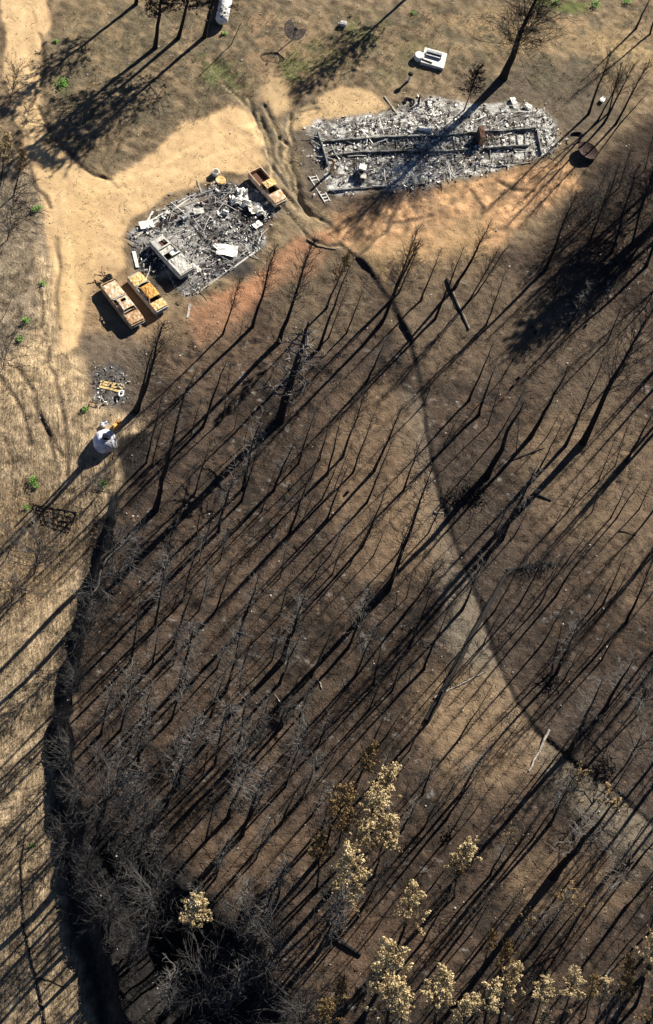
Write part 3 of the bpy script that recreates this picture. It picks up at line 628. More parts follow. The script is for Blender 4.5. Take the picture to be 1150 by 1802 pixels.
crop(760, 1240, 5.75, [(308, 895, 565, 435, 'C', 1.1), (138, 985, 275, 715, 'A', .9), (848, 575, 912, 415, 'A', .6)])
crop(280, 1502, 3.833, [(798, 335, 855, 40, 'C', 1.1), (828, 335, 938, 145, 'C', .8), (378, 175, 445, -10, 'C')])
# scorched pines with straw coloured needles
crop(0, 0, 1, [(700, 1672, 728, 1565, 'E'), (640, 1800, 690, 1672, 'E', 1.1), (672, 1838, 700, 1735, 'E', 1.1), (757, 1830, 785, 1715, 'E'), (845, 1850, 872, 1735, 'E', 1.1), (878, 1800, 908, 1702, 'E'), (872, 1745, 894, 1660, 'Y', .8), (985, 1812, 1012, 1712, 'E'), (1030, 1790, 1044, 1712, 'Y', .7), (1118, 1770, 1148, 1650, 'E'), (785, 1580, 826, 1484, 'E'), (622, 1525, 664, 1400, 'E', 1.2), (655, 1460, 690, 1355, 'E'), (622, 1400, 656, 1312, 'Y'),
              (592, 1640, 614, 1500, 'E', .9), (560, 1520, 610, 1390, 'Y', .9), (590, 1790, 605, 1725, 'Y', .9), (1085, 1800, 1110, 1715, 'Y'), (618, 1560, 640, 1462, 'E', .9), (590, 1500, 618, 1425, 'Y'), (660, 1540, 690, 1440, 'E', .8), (600, 1640, 618, 1545, 'E', .8), (800, 1580, 812, 1500, 'Y', .8), (940, 1800, 965, 1725, 'E', .8), (1050, 1800, 1068, 1722, 'E', .7), (1085, 1760, 1110, 1685, 'Y'), (1150, 1700, 1172, 1590, 'E', .9), (800, 1850, 822, 1760, 'E', .8), (700, 1830, 715, 1750, 'E', .8), (560, 1850, 575, 1765, 'Y'), (850, 1700, 868, 1640, 'Y', .7), (1145, 1640, 1165, 1545, 'Y', .8), (945, 1850, 960, 1780, 'E', .8), (560, 1560, 566, 1470, 'Y', .8), (1060, 1830, 1085, 1750, 'C'), (1130, 1840, 1150, 1740, 'Y', .9),
              (0, 330, 12, 235, 'E', 1.1), (25, 345, 40, 265, 'Y', .9), (-25, 300, -10, 190, 'E', 1.1)])
# left margin shrubs and dead trees
crop(0, 0, 1, [(18, 175, 30, 120, 'W', .5), (42, 222, 52, 185, 'W', .4), (12, 420, 25, 330, 'W', .5), (5, 560, 40, 520, 'S', .6), (10, 985, 30, 930, 'D', .4), (60, 1010, 70, 960, 'W', .4), (20, 1060, 40, 1000, 'D', .35), (165, 845, 158, 800, 'S', .4), (198, 812, 205, 775, 'W', .4), (172, 870, 190, 830, 'W', .4), (60, 1010, 75, 940, 'D', .3), (5, 650, 12, 590, 'W', .4), (1145, 60, 1170, -40, 'B')])
crop(0, 0, 1, [(1055, 400, 1066, 345, 'W', .6), (1085, 420, 1098, 360, 'W', .6), (1120, 400, 1134, 330, 'W', .7), (1100, 350, 1112, 300, 'W', .6), (1140, 450, 1152, 395, 'W', .6), (1060, 330, 1070, 290, 'W', .5), (1020, 400, 1030, 350, 'W', .5), (1135, 300, 1150, 240, 'B'), (1090, 330, 1112, 262, 'B'), (1125, 380, 1146, 300, 'R', .6)])
# more slender snags the burn is full of, and those just outside the right edge
_rx = random.Random(5)
def _vert(x, y, L):                                   # image direction of 'up' at a pixel
    dx, dy = x - (PW / 2 + NADIR[0]), y - (PH / 2 + NADIR[1]); n_ = math.hypot(dx, dy); return x + dx / n_ * L, y + dy / n_ * L
_n = 0; _tries = 0
while _n < 108 and _tries < 4000:
    _tries += 1
    x = _rx.uniform(200, 1140); y = _rx.uniform(700, 1700)
    if x < 200 + 0.0 * y or (y > 1500 and x < 330) or (y < 900 and x < 300): continue
    if 620 < x < 900 and abs(x - (560 + (y - 600) * .36)) < 70 and y < 1300 and _rx.random() < .8: continue
    if min(math.hypot(x - t[0], y - t[1]) for t in TREES) < 24: continue
    L = _rx.uniform(48, 130) * (1 if y > 1000 else .9)
    tx, ty = _vert(x, y, L); tx += _rx.gauss(0, 5)
    TREES.append((x, y, tx, ty, 'C' if (x < 640 and y > 950 and _rx.random() < .6) else 'A', _rx.uniform(.55, .85))); _n += 1
for _k in range(30):
    x = _rx.uniform(1165, 1330); y = 560 + _k * 44 + _rx.uniform(-20, 20); tx, ty = _vert(x, y, _rx.uniform(90, 200))
    TREES.append((x, y, tx, ty, _rx.choice('AAB'), _rx.uniform(.8, 1.2)))
crop(0, 0, 1, [(140, 1132, 146, 1090, 'W', .5), (118, 1345, 124, 1300, 'W', .5), (128, 1425, 136, 1370, 'R', .5), (150, 1570, 156, 1510, 'R', .5), (165, 1100, 172, 1050, 'W', .5), (110, 1500, 116, 1455, 'W', .4)])


ADJ = dict(P='tall burnt pine with broad fine-branched crown', R='round dead tree of fine grey branches', A='slender charred pole tree', B='charred pine with fine black twigs', C='charred tree with grey twigs', D='dead tree with pale crooked limbs',
           E='scorched pine with straw-yellow needles', Y='tree with sparse brownish needles', O='charred trunk with ochre top tuft', F='burnt pine with dense black crown',
           G='stout charred trunk with pale side limbs', H='giant charred broken-topped trunk', S='short bare charred stub', W='burnt bush of fine stems')
CATS = dict(P='dead tree', R='dead tree', A='dead tree', B='dead tree', C='dead tree', D='dead tree', E='pine tree', Y='dead tree', O='dead tree', F='dead tree', G='dead tree', H='dead tree', S='tree stub', W='shrub')
NAME = dict(P='burnt_pine', R='dead_oak', A='charred_tree', B='charred_pine', C='charred_tree', D='dead_oak', E='scorched_pine', Y='scorched_tree', O='charred_tree', F='burnt_pine', G='charred_snag', H='charred_snag', S='tree_stub', W='burnt_shrub')
BANDS = [(-999, 200, 'level with the white well slab'), (200, 300, 'level with the burnt house frame'), (300, 430, 'level with the white ladder'), (430, 520, 'level with the ashen pickup'), (520, 600, 'level with the rusty sedan'),
         (600, 700, 'level with the yellow planks'), (700, 790, 'level with the white tank'), (790, 880, 'just below the white tank'), (880, 960, 'level with the charred lattice'), (960, 1040, 'just below the charred lattice'),
         (1040, 1130, 'above the pale fallen log'), (1130, 1220, 'level with the pale fallen log'), (1220, 1300, 'below the pale fallen log'), (1300, 1380, 'level with the bleached pole'), (1380, 1450, 'just below the bleached pole'),
         (1450, 1530, 'well above the bottom log'), (1530, 1620, 'close above the bottom log'), (1620, 1700, 'level with the bottom log'), (1700, 1770, 'below the bottom log'), (1770, 9999, 'at the bottom edge')]
ORD = 'first second third fourth fifth sixth seventh eighth ninth tenth eleventh twelfth thirteenth fourteenth fifteenth sixteenth seventeenth eighteenth nineteenth twentieth'.split() + ['twenty-' + q for q in 'first second third fourth fifth sixth seventh eighth ninth'.split()] + ['thirtieth'] + ['thirty-' + q for q in 'first second third fourth'.split()]
base = at([(t[0], t[1]) for t in TREES]); tipr = rays([(t[2], t[3]) for t in TREES])
order = {}
for i, t in enumerate(TREES):
    bi = next(k for k, b_ in enumerate(BANDS) if b_[0] <= t[1] < b_[1])
    order.setdefault((bi, t[4]), []).append((t[0], i))
LAB = {}
for (bi, k), lst in order.items():
    lst.sort()
    for r, (_, i) in enumerate(lst):
        if len(lst) == 1: LAB[i] = ADJ[k] + ', ' + BANDS[bi][2]
        else: LAB[i] = ORD[r] + ' from left, ' + ADJ[k] + ' ' + BANDS[bi][2]
for i, (bx, by, tx, ty, k, wm) in enumerate(TREES):
    B_ = base[i]; d = tipr[i]; c = np.array([0, 0, CAMH])
    ch = c[:2] - B_[:2]
    tt = -(ch @ d[:2]) / (d[:2] @ d[:2])
    tip = c + tt * d
    ax = tip - B_
    if ax[2] < 0.5: ax = np.array([0, 0, 1.0])
    hl = np.hypot(ax[0], ax[1]); lim = (0.45 if k in 'DO' else 0.22) * ax[2]
    if hl > lim: ax[:2] *= lim / hl
    L = float(np.linalg.norm(ax))
    rnd = random.Random(i * 7 + 3)
    base_k = {'Y': 'E', 'O': 'C'}.get(k, k)
    tm = templates(base_k, rnd.randrange(VAR[base_k]))
    e = bpy.data.objects.new(NAME[k], None); COL.objects.link(e); e.empty_display_size = .3
    e.location = Vector(B_) - Vector((0, 0, .12))
    q = Vector((0, 0, 1)).rotation_difference(Vector(ax).normalized()) @ Quaternion((0, 0, 1), rnd.uniform(0, 6.28))
    e.rotation_mode = 'QUATERNION'; e.rotation_quaternion = q; e.scale = (L, L, L)
    tag(e, LAB[i], CATS[k], 'trees of the burnt slope')
    if k in 'EY': e['group'] = 'scorched pines along the bottom of the burn'
    o = bpy.data.objects.new('trunk', tm[0]); COL.objects.link(o); o.parent = e; o.scale = (wm, wm, 1)
    if tm[1]:
        gm = tm[3] if k in 'CDGWOR' else tm[1]
        o = bpy.data.objects.new('branches', gm); COL.objects.link(o); o.parent = e
        if k == 'E': o.scale = (.88, .88, 1)
    if tm[2]:
        nm_ = tm[2] if k == 'E' else tm[4]
        if k == 'F':
            if 'burnt_needles' not in bpy.data.materials: mat('burnt_needles', (0.035, 0.028, 0.022), 0.95, scale=2)
            nm_ = tm[2]; nm_.materials.clear(); nm_.materials.append(bpy.data.materials['burnt_needles'])
        o = bpy.data.objects.new('needles', nm_); COL.objects.link(o); o.parent = e
        o.scale = (.88, .88, 1) if k == 'E' else o.scale
        if k == 'Y': o.scale = (.75, .75, 1)
    if k == 'O':
        mb = MB(); 
        for m in range(26): tuft(mb, rnd, Vector((rnd.gauss(0, .045), rnd.gauss(0, .045), rnd.uniform(.88, 1.03))), rnd.uniform(.010, .02), 12)
        mb.build('needles', MT['ochre'], e)

# ------------------------------------------------------------------ objects: helpers
def wroot(name, loc, label, cat, group=None):
    r = empty(name, loc, label, cat, 0, group); return r
def wb(mb, name, m, root, smooth=False):
    """build world-space geometry as a part of a thing standing at root"""
    loc = root.location
    mb.v = [(x - loc[0], y - loc[1], z - loc[2]) for x, y, z in mb.v]
    return mb.build(name, m, root, smooth)
def solo(mb, name, m, label, cat, group=None, smooth=False):
    """one-mesh thing, origin at its lowest middle"""
    v = np.array(mb.v); c = np.array([(v[:, 0].min() + v[:, 0].max()) / 2, (v[:, 1].min() + v[:, 1].max()) / 2, v[:, 2].min()])
    mb.v = [tuple(q) for q in v - c]
    o = mb.build(name, m, None, smooth); o.location = c
    return tag(o, label, cat, group)
def frame(a, b):
    """matrix with x along a->b (any slope), z roughly up"""
    x = (b - a).normalized(); y = Vector((0, 0, 1)).cross(x).normalized(); z = x.cross(y)
    return Matrix((x, y, z)).transposed()
def bar(mb, a, b, w_, h_, mi=0):
    mb.box((a + b) / 2, (b - a).length, w_, h_, frame(a, b), mi)
def jag(rnd, a, b, n, amp):
    return [a.lerp(b, i / n) + Vector((rnd.gauss(0, amp), rnd.gauss(0, amp), rnd.gauss(0, amp * .4))) for i in range(n + 1)]
def panel(mb, x0, x1, w0, w1, zf, nx=8, ny=6, skip=None, rnd=None, dent=0.02, th=0.05):
    g = {}
    for i in range(nx + 1):
        for j in range(ny + 1):
            u = i / nx; v = j / ny; x = x0 + (x1 - x0) * u; wd = w0 + (w1 - w0) * u
            e = 0.0 if (i in (0, nx) or j in (0, ny)) else 1.0
            g[i, j] = Vector((x, (v - .5) * wd, zf(u, v) + (rnd.gauss(0, dent) * e if rnd else 0)))
    for i in range(nx):
        for j in range(ny):
            if skip and skip(i, j): continue
            q = [g[i, j], g[i + 1, j], g[i + 1, j + 1], g[i, j + 1]]
            mb.face(q); mb.face([p - Vector((0, 0, th)) for p in reversed(q)])
            for (di, dj, e0, e1) in ((-1, 0, 3, 0), (1, 0, 1, 2), (0, -1, 0, 1), (0, 1, 2, 3)):
                ii, jj = i + di, j + dj
                if ii < 0 or jj < 0 or ii >= nx or jj >= ny or (skip and skip(ii, jj)):
                    d = Vector((0, 0, th)); mb.face([q[e0], q[e0] - d, q[e1] - d, q[e1]])
def shell(stations, zlow, th=0.07, x_open=None):
    """car sides: outer and inner wall following (x, half width, top) stations, closed at both ends"""
    mb = MB()
    for sgn in (-1, 1):
        for k in range(len(stations) - 1):
            (xa, wa, ta), (xb, wb_, tb) = stations[k], stations[k + 1]
            o = [Vector((xa, sgn * wa, zlow)), Vector((xb, sgn * wb_, zlow)), Vector((xb, sgn * wb_, tb * .62 + zlow * .38)), Vector((xa, sgn * wa, ta * .62 + zlow * .38))]
            o2 = [o[3], o[2], Vector((xb, sgn * (wb_ - .05), tb)), Vector((xa, sgn * (wa - .05), ta))]
            inn = [Vector((xa, sgn * (wa - .05 - th), ta)), Vector((xb, sgn * (wb_ - .05 - th), tb)), Vector((xb, sgn * (wb_ - .05 - th), zlow)), Vector((xa, sgn * (wa - .05 - th), zlow))]
            mb.face(o); mb.face(o2); mb.face([o2[3], o2[2], inn[1], inn[0]]); mb.face(inn)
    for k in (0, -1):
        x, w_, t = stations[k]; s2 = .05 if k else -.05
        mb.box((x + s2 * -1, 0, (zlow + t) / 2), .08, 2 * w_ - .06, t - zlow)
    x0, x1 = stations[0][0], stations[-1][0]
    return mb
def wheels(root, L, W, rx, fx):
    for x in (rx, fx):
        for sgn in (-1, 1):
            M = Matrix.Rotation(math.pi / 2, 4, 'X'); M.translation = Vector((x, sgn * (W / 2 - .14), .24))
            mb = MB(); mb.lathe([(.02, -.10), (.23, -.11), (.245, -.08), (.20, 0), (.245, .08), (.23, .11), (.02, .10)], 14, M)
            mb.build('wheel', MT['rustdark'], root)
def seat_springs(root, x, y, w_, rnd):
    mb = MB(); c = Vector((x, y, .55))
    for k in range(5):
        t = (k / 4 - .5) * w_
        mb.tube([c + Vector((.28, t, 0)), c + Vector((-.24, t, .02)), c + Vector((-.36, t, .42))], .016, 4)
    for dx, dz in ((.28, 0), (0, 0), (-.24, .02), (-.30, .22), (-.36, .42)):
        mb.tube([c + Vector((dx, -w_ / 2, dz)), c + Vector((dx, w_ / 2, dz))], .018, 4)
    mb.build('seat_frame', MT['rustdark'], root)
def car_root(name, front, rear, lift, label, cat, group=None):
    A = P3(*front, lift); B = P3(*rear, lift); d = A - B; L = math.hypot(d.x, d.y)
    c = (A + B) / 2; c.z = float(terrain(np.array([c.x]), np.array([c.y]))[0]) - .02
    return empty(name, c, label, cat, math.atan2(d.y, d.x), group), L
GC_ = 'burnt out cars and pickups'

# rusty sedan with an open sunroof
rnd = random.Random(11)
r, L = car_root('burnt_sedan', (189, 496), (243, 567.5), .85, 'brown rusted sedan with open sunroof and pale window frames, beside the dirt track', 'car', GC_)
W = 1.92; X_ = lambda f: L / 2 - f * L
shell([(X_(0), .84, .80), (X_(.08), .94, .86), (X_(.36), .96, .93), (X_(.55), .96, .95), (X_(.76), .96, .95), (X_(.95), .93, .92), (X_(1), .86, .86)], .26).build('body', MT['rust'], r)
mb = MB(); panel(mb, X_(.035), X_(.365), 1.62, 1.76, lambda u, v: .86 + .09 * u + .05 * math.sin(math.pi * v), 9, 8, None, rnd, .026); mb.build('hood', MT['rustpale'], r)
mb = MB(); panel(mb, X_(.45), X_(.70), 1.30, 1.34, lambda u, v: 1.36 + .04 * math.sin(math.pi * v) + .02 * math.sin(math.pi * u), 8, 8, lambda i, j: i in (1, 2) and 2 <= j <= 5, rnd, .022); mb.build('roof', MT['rustpale'], r)
mb = MB(); panel(mb, X_(.765), X_(.985), 1.74, 1.62, lambda u, v: .97 - .05 * u + .03 * math.sin(math.pi * v), 7, 7, None, rnd, .030); mb.build('trunk_lid', MT['rust'], r)
for sgn in (-1, 1):
    for f0, f1, y1 in ((.375, .452, .62), (.56, .56, .64), (.755, .698, .64)):
        mb = MB(); mb.tube([(X_(f0), sgn * .86, .93), (X_(f1), sgn * y1, 1.35)], .055, 5); mb.build('pillar', MT['ashmetal'], r)
for f0, z0, f1, z1, m_ in ((.39, 1.0, .39, 1.0, 'ashmetal'), (.43, 1.30, .43, 1.30, 'ashmetal'), (.735, 1.08, .735, 1.08, 'rustpale')):
    mb = MB(); mb.tube([(X_(f0), -.72, z0), (X_(f0) + .05, 0, z0 + .02), (X_(f0), .72, z0)], .05, 5); mb.build('window_frame', MT[m_], r)
mb = MB(); mb.box((0, 0, .33), L * .94, 1.7, .06); mb.build('floor_pan', MT['soot'], r)
for y in (-.4, .4): seat_springs(r, X_(.52), y, .55, rnd)
seat_springs(r, X_(.68), 0, 1.2, rnd)
wheels(r, L, W, X_(.80), X_(.17))
mb = MB(); mb.tube([(X_(1.012), -.86, .58), (X_(1.03), -.5, .6), (X_(1.03), .5, .6), (X_(1.012), .86, .58)], .07, 6); mb.build('bumper', MT['steel'], r)
# charred engine scrap fallen in front of it
mb = MB(); c = P3(186, 489)
for k in range(15):
    a = c + Vector((rnd.gauss(0, .42), rnd.gauss(0, .22), .12 + rnd.random() * .35)); mb.tube(jag(rnd, a, a + Vector((rnd.gauss(0, .4), rnd.gauss(0, .25), rnd.gauss(0, .15))), 3, .05), .05, 5)
mb.lathe([(.12, 0), (.36, .02), (.38, .14), (.30, .2), (.14, .18), (.12, 0)], 16, Matrix.Translation(c + Vector((.35, .2, .05))))
solo(mb, 'scrap_heap', MT['blackw'], 'black twisted scrap and tyre wire at the nose of the sunroof sedan', 'scrap')

# yellow car
r, L = car_root('burnt_hatchback', (235.5, 482.5), (285.5, 543.5), .85, 'yellow-orange rusted car with pale edges between the sedan and the garage ruin', 'car', GC_)
W = 1.8; X_ = lambda f: L / 2 - f * L
shell([(X_(0), .78, .78), (X_(.06), .88, .86), (X_(.30), .90, .93), (X_(.5), .90, .95), (X_(.8), .90, .95), (X_(.97), .86, .92), (X_(1), .80, .86)], .26).build('body', MT['ashmetal'], r)
mb = MB(); panel(mb, X_(.02), X_(.275), 1.56, 1.70, lambda u, v: .88 + .08 * u + .06 * math.sin(math.pi * v), 8, 8, None, rnd, .030); mb.build('hood', MT['rusty'], r)
mb = MB(); panel(mb, X_(.39), X_(.725), 1.34, 1.38, lambda u, v: 1.34 + .07 * math.sin(math.pi * v) + .04 * math.sin(math.pi * u), 9, 8, None, rnd, .028); mb.build('roof', MT['rusto'], r)
mb = MB(); panel(mb, X_(.785), X_(.985), 1.66, 1.54, lambda u, v: .98 - .04 * u + .03 * math.sin(math.pi * v), 7, 7, None, rnd, .032); mb.build('trunk_lid', MT['rusty'], r)
for sgn in (-1, 1):
    for f0, f1, y1 in ((.29, .40, .66), (.54, .55, .68), (.78, .72, .68)):
        mb = MB(); mb.tube([(X_(f0), sgn * .82, .93), (X_(f1), sgn * y1, 1.34)], .05, 5); mb.build('pillar', MT['rustpale'], r)
mb = MB(); mb.tube([(X_(.30), -.72, .98), (X_(.285), 0, 1.02), (X_(.30), .72, .98)], .055, 5); mb.build('window_frame', MT['ashmetal'], r)
mb = MB(); mb.box((0, 0, .33), L * .94, 1.6, .06); mb.build('floor_pan', MT['soot'], r)
for y in (-.38, .38): seat_springs(r, X_(.52), y, .5, rnd)
wheels(r, L, W, X_(.80), X_(.16))
mb = MB(); mb.tube([(X_(1.015), -.8, .55), (X_(1.03), 0, .57), (X_(1.015), .8, .55)], .07, 6); mb.build('bumper', MT['steel'], r)

# ash covered pickup in the garage ruin
r, L = car_root('burnt_pickup', (274.5, 418.5), (330, 478.5), .95, 'ash-white burnt pickup without cab roof, standing inside the garage ruin', 'pickup', GC_)
W = 2.0; X_ = lambda f: L / 2 - f * L
shell([(X_(0), .88, .95), (X_(.1), .95, 1.02), (X_(.3), .98, 1.06), (X_(.56), 1.0, 1.08), (X_(.58), 1.02, 1.10), (X_(.96), 1.02, 1.12), (X_(1), 1.0, 1.10)], .34).build('body', MT['ashmetal'], r)
mb = MB(); panel(mb, X_(.02), X_(.285), 1.70, 1.84, lambda u, v: 1.0 + .07 * u + .04 * math.sin(math.pi * v), 8, 8, lambda i, j: 3 <= i <= 6 and 1 <= j <= 4, rnd, .014); mb.build('hood', MT['ashmetal'], r)
mb = MB(); mb.box((X_(.14), 0, .62), L * .2, 1.0, .4); mb.box((X_(.10), .1, .9), .4, .4, .18); mb.build('engine', MT['rustdark'], r)
mb = MB(); panel(mb, X_(.30), X_(.42), 1.8, 1.8, lambda u, v: .98 + .03 * math.sin(6 * v), 3, 6, None, rnd, .02); mb.build('dashboard', MT['ashmetal'], r)
mb = MB(); mb.box((X_(.46), -.48, .78), .62, .85, .24); mb.box((X_(.545), -.48, 1.0), .14, .85, .5); mb.build('seat', MT['ash'], r)
mb = MB(); mb.box((X_(.46), 0, .45), L * .27, 1.78, .06); mb.build('floor_pan', MT['soot'], r)
mb = MB(); panel(mb, X_(.585), X_(.985), 1.9, 1.9, lambda u, v: 1.10 + .02 * math.sin(9 * v + 5 * u), 14, 9, None, rnd, .028); mb.build('bed_cover', MT['ashmetal'], r)
mb = MB(); mb.box((X_(.575), 0, .85), .07, 1.8, .7); mb.build('cab_back', MT['soot'], r)
wheels(r, L, W, X_(.80), X_(.17))

# rusty pickup by the rills
r, L = car_root('rusty_pickup', (495.5, 355.5), (449, 300), .9, 'rusty pickup with open bed and pale bonnet beside the washed-out rills', 'pickup', GC_)
W = 1.85; X_ = lambda f: L / 2 - f * L
shell([(X_(0), .80, .84), (X_(.07), .88, .92), (X_(.27), .90, .98), (X_(.57), .92, 1.0), (X_(.585), .94, 1.02), (X_(.97), .94, 1.02), (X_(1), .92, 1.0)], .30, .08).build('body', MT['rustpale'], r)
mb = MB(); panel(mb, X_(.02), X_(.275), 1.58, 1.72, lambda u, v: .92 + .08 * u + .05 * math.sin(math.pi * v), 8, 8, None, rnd, .02); mb.build('hood', MT['rustpale'], r)
mb = MB(); panel(mb, X_(.38), X_(.57), 1.34, 1.42, lambda u, v: 1.52 + .05 * math.sin(math.pi * v), 7, 8, None, rnd, .028); mb.build('roof', MT['rusty'], r)
for sgn in (-1, 1):
    for f0, f1, y1 in ((.285, .385, .62), (.575, .57, .66)):
        mb = MB(); mb.tube([(X_(f0), sgn * .82, .98), (X_(f1), sgn * y1, 1.5)], .055, 5); mb.build('pillar', MT['rust'], r)
mb = MB(); mb.box((X_(.582), 0, .9), .06, 1.68, 1.1); mb.build('cab_back', MT['rust'], r)
mb = MB(); mb.box((X_(.43), 0, .42), L * .3, 1.66, .06); mb.build('floor_pan', MT['soot'], r)
seat_springs(r, X_(.5), 0, 1.3, rnd)
mb = MB(); mb.box((X_(.79), 0, .60), L * .395, 1.70, .05); mb.build('bed_floor', MT['rustdark'], r)
mb = MB(); mb.box((X_(.79), .80, .82), L * .38, .03, .36); mb.box((X_(.79), -.80, .82), L * .38, .03, .36); mb.build('bed_side', MT['rust'], r)
wheels(r, L, W, X_(.78), X_(.15))
mb = MB(); mb.tube([(X_(-.015), -.82, .55), (X_(-.03), 0, .57), (X_(-.015), .82, .55)], .07, 6); mb.build('bumper', MT['steel'], r)

# ------------------------------------------------------------------ satellite dishes
def dish(root_loc, centre, normal, R, name, label, ribm, missing, pole=True):
    rnd = random.Random(3)
    r = wroot(name, root_loc, label, 'satellite dish')
    z = normal.normalized(); x = z.cross(Vector((0, 0, 1))).normalized() if abs(z.z) < .98 else Vector((1, 0, 0)); y = z.cross(x)
    M = Matrix((x, y, z)).transposed(); pt = lambda rr, a: centre + M @ Vector((rr * math.cos(a), rr * math.sin(a), .30 * (rr / R) ** 2 * R))
    N = 16
    mm = bpy.data.materials.get('perforated_mesh')
    if not mm:
        mm = mat('perforated_mesh', (0.30, 0.29, 0.27), 0.8, scale=3); nn = mm.node_tree.nodes; ll = mm.node_tree.links
        tr = nn.new('ShaderNodeBsdfTransparent'); mx = nn.new('ShaderNodeMixShader'); mx.inputs[0].default_value = .68
        ll.new(tr.outputs[0], mx.inputs[1]); ll.new(nn['Principled BSDF'].outputs[0], mx.inputs[2]); ll.new(mx.outputs[0], nn['Material Output'].inputs[0])
    for k in range(N):
        a0 = 2 * math.pi * k / N; a1 = 2 * math.pi * (k + 1) / N
        rib = MB(); rib.tube([pt(R * t, a0) for t in (.08, .3, .55, .8, 1)], .022, 4); wb(rib, 'rib', MT[ribm], r)
        if k in missing: continue
        pm = MB()
        for t0, t1 in ((.1, .4), (.4, .7), (.7, 1)):
            pm.face([pt(R * t0, a0), pt(R * t1, a0), pt(R * t1, a1), pt(R * t0, a1)])
        wb(pm, 'mesh_panel', mm if pole else MT['shadedrust'], r)
    rim = MB(); rim.tube([pt(R, 2 * math.pi * k / 40) for k in range(41)], .03, 5); wb(rim, 'rim', MT['steel'] if pole else MT[ribm], r)
    ring = MB(); ring.tube([pt(R * .55, 2 * math.pi * k / 30) for k in range(31)], .016, 4); wb(ring, 'ring', MT[ribm], r)
    hub = MB(); hub.lathe([(.0, -.1), (.2, -.1), (.22, 0), (.15, .08), (0, .1)], 14, Matrix.Translation(centre) @ M.to_4x4()); wb(hub, 'hub', MT['soot'], r)
    f = centre + M @ Vector((0, 0, R * .8))
    for a in (1.0, 3.1, 5.2):
        t = MB(); t.tube([pt(R * .62, a), f], .018, 4); wb(t, 'feed_arm', MT[ribm], r)
    fh = MB(); fh.lathe([(0, -.12), (.09, -.1), (.11, .08), (0, .1)], 10, Matrix.Translation(f) @ M.to_4x4()); wb(fh, 'feed_horn', MT[ribm], r)
    if pole:
        p = MB(); p.tube([root_loc - Vector((0, 0, .2)), centre - z * .12], .06, 8); wb(p, 'pole', MT['steel'], r)
    return r
b_ = P3(516.5, 69); dish(b_, b_ + Vector((0, 0, 1.75)), Vector((-.05, -1, .95)), 1.28, 'satellite_dish', 'large mesh satellite dish on a pole with missing panels, in the grass', 'mesh', (9, 10, 11, 12, 13))
b_ = P3(1032, 270); dish(b_, b_ + Vector((0, 0, .18)), Vector((.18, .12, 1)), 1.32, 'fallen_dish', 'dark red-brown mesh dish lying on its back under the charred stems', 'shadedrust', (), False)
mb = MB(); c = P3(1014, 243)
for i in range(7):
    for j in range(6):
        f = lambda i, j: c + Vector((.75 * math.cos(math.pi * i / 7) , -.25 + .5 * j / 6 + .12 * math.sin(i), .08 + .85 * math.sin(math.pi * i / 7) * (.6 + .07 * j)))
        mb.face([f(i, j), f(i + 1, j), f(i + 1, j + 1), f(i, j + 1)])
solo(mb, 'bent_sheet', MT['soot'], 'blackened bent metal sheet hooped beside the fallen dish', 'metal sheet')

# ------------------------------------------------------------------ well slab, posts, box, tank on the grass
c = P3(763, 104); r = wroot('well_slab', c, 'pale concrete well slab with a grey metal hatch frame on the grass', 'concrete slab')
q = [P3(*p) for p in ((747.5, 86.5), (786.5, 97.5), (780, 124), (739.5, 112.5))]
mb = MB(); zt = max(p.z for p in q) + .34
mb.face([Vector((p.x, p.y, zt)) for p in q])
for i in range(4):
    a, d = q[i], q[(i + 1) % 4]; mb.face([Vector((a.x, a.y, a.z - .2)), Vector((d.x, d.y, d.z - .2)), Vector((d.x, d.y, zt)), Vector((a.x, a.y, zt))])
wb(mb, 'slab', MT['conc'], r)
A = Vector((q[0] * .72 + q[3] * .28)); A = A.lerp(q[1], .12); Bv = A + (q[1] - q[0]) * .68; A.z = Bv.z = zt
dv = (q[3] - q[0]); dv.z = 0; dv = dv * .26; up = Vector((0, 0, .42))
mb = MB(); mb.face([A + up, Bv + up, Bv + up * .9 + dv * .5, A + up * .9 + dv * .5]); mb.face([A, Bv, Bv + up, A + up])
bar(mb, A + dv + Vector((0, 0, .12)), Bv + dv + Vector((0, 0, .12)), .14, .24); bar(mb, A + up * .5, A + dv + up * .4, .06, .3); bar(mb, Bv + up * .5, Bv + dv + up * .4, .06, .3)
wb(mb, 'hatch', MT['steel'], r)
mb = MB(); bar(mb, A + dv * 2.2 - (Bv - A) * .2 + Vector((0, 0, .05)), A + dv * 2.5 + (Bv - A) * .55 + Vector((0, 0, .05)), .12, .1); wb(mb, 'pipe', MT['soot'], r)
c = P3(737, 102.5); mb = MB()
mb.lathe([(0, -.1), (.56, -.1), (.60, .1), (.60, .52), (.54, .62), (.3, .66), (0, .67)], 28, Matrix.Translation(c))
solo(mb, 'lidded_barrel', MT['white'], 'bright white round lid of a squat barrel at the corner of the well slab', 'barrel', smooth=False)
c = P3(719.5, 142); r = wroot('vent_post', c, 'white pipe post with a dark round cap casting a long shadow', 'post')
mb = MB(); mb.tube([c - Vector((0, 0, .2)), c + Vector((0, 0, 1.15))], .15, 12); wb(mb, 'pipe', MT['white'], r)
mb = MB(); mb.lathe([(0, -.02), (.30, 0), (.32, .1), (.2, .3), (0, .34)], 16, Matrix.Translation(c + Vector((0, 0, 1.1)))); wb(mb, 'cap', MT['soot'], r)
c = P3(604, 44); r = wroot('meter_box', c, 'small pale box with dark lid alone on the grass', 'box')
mb = MB(); mb.box(c + Vector((0, 0, .22)), .72, .5, .48, Matrix.Rotation(.15, 3, 'Z')); wb(mb, 'case', MT['conc'], r)
mb = MB(); mb.box(c + Vector((0, .02, .48)), .56, .28, .05, Matrix.Rotation(.15, 3, 'Z')); wb(mb, 'lid', MT['steel'], r)
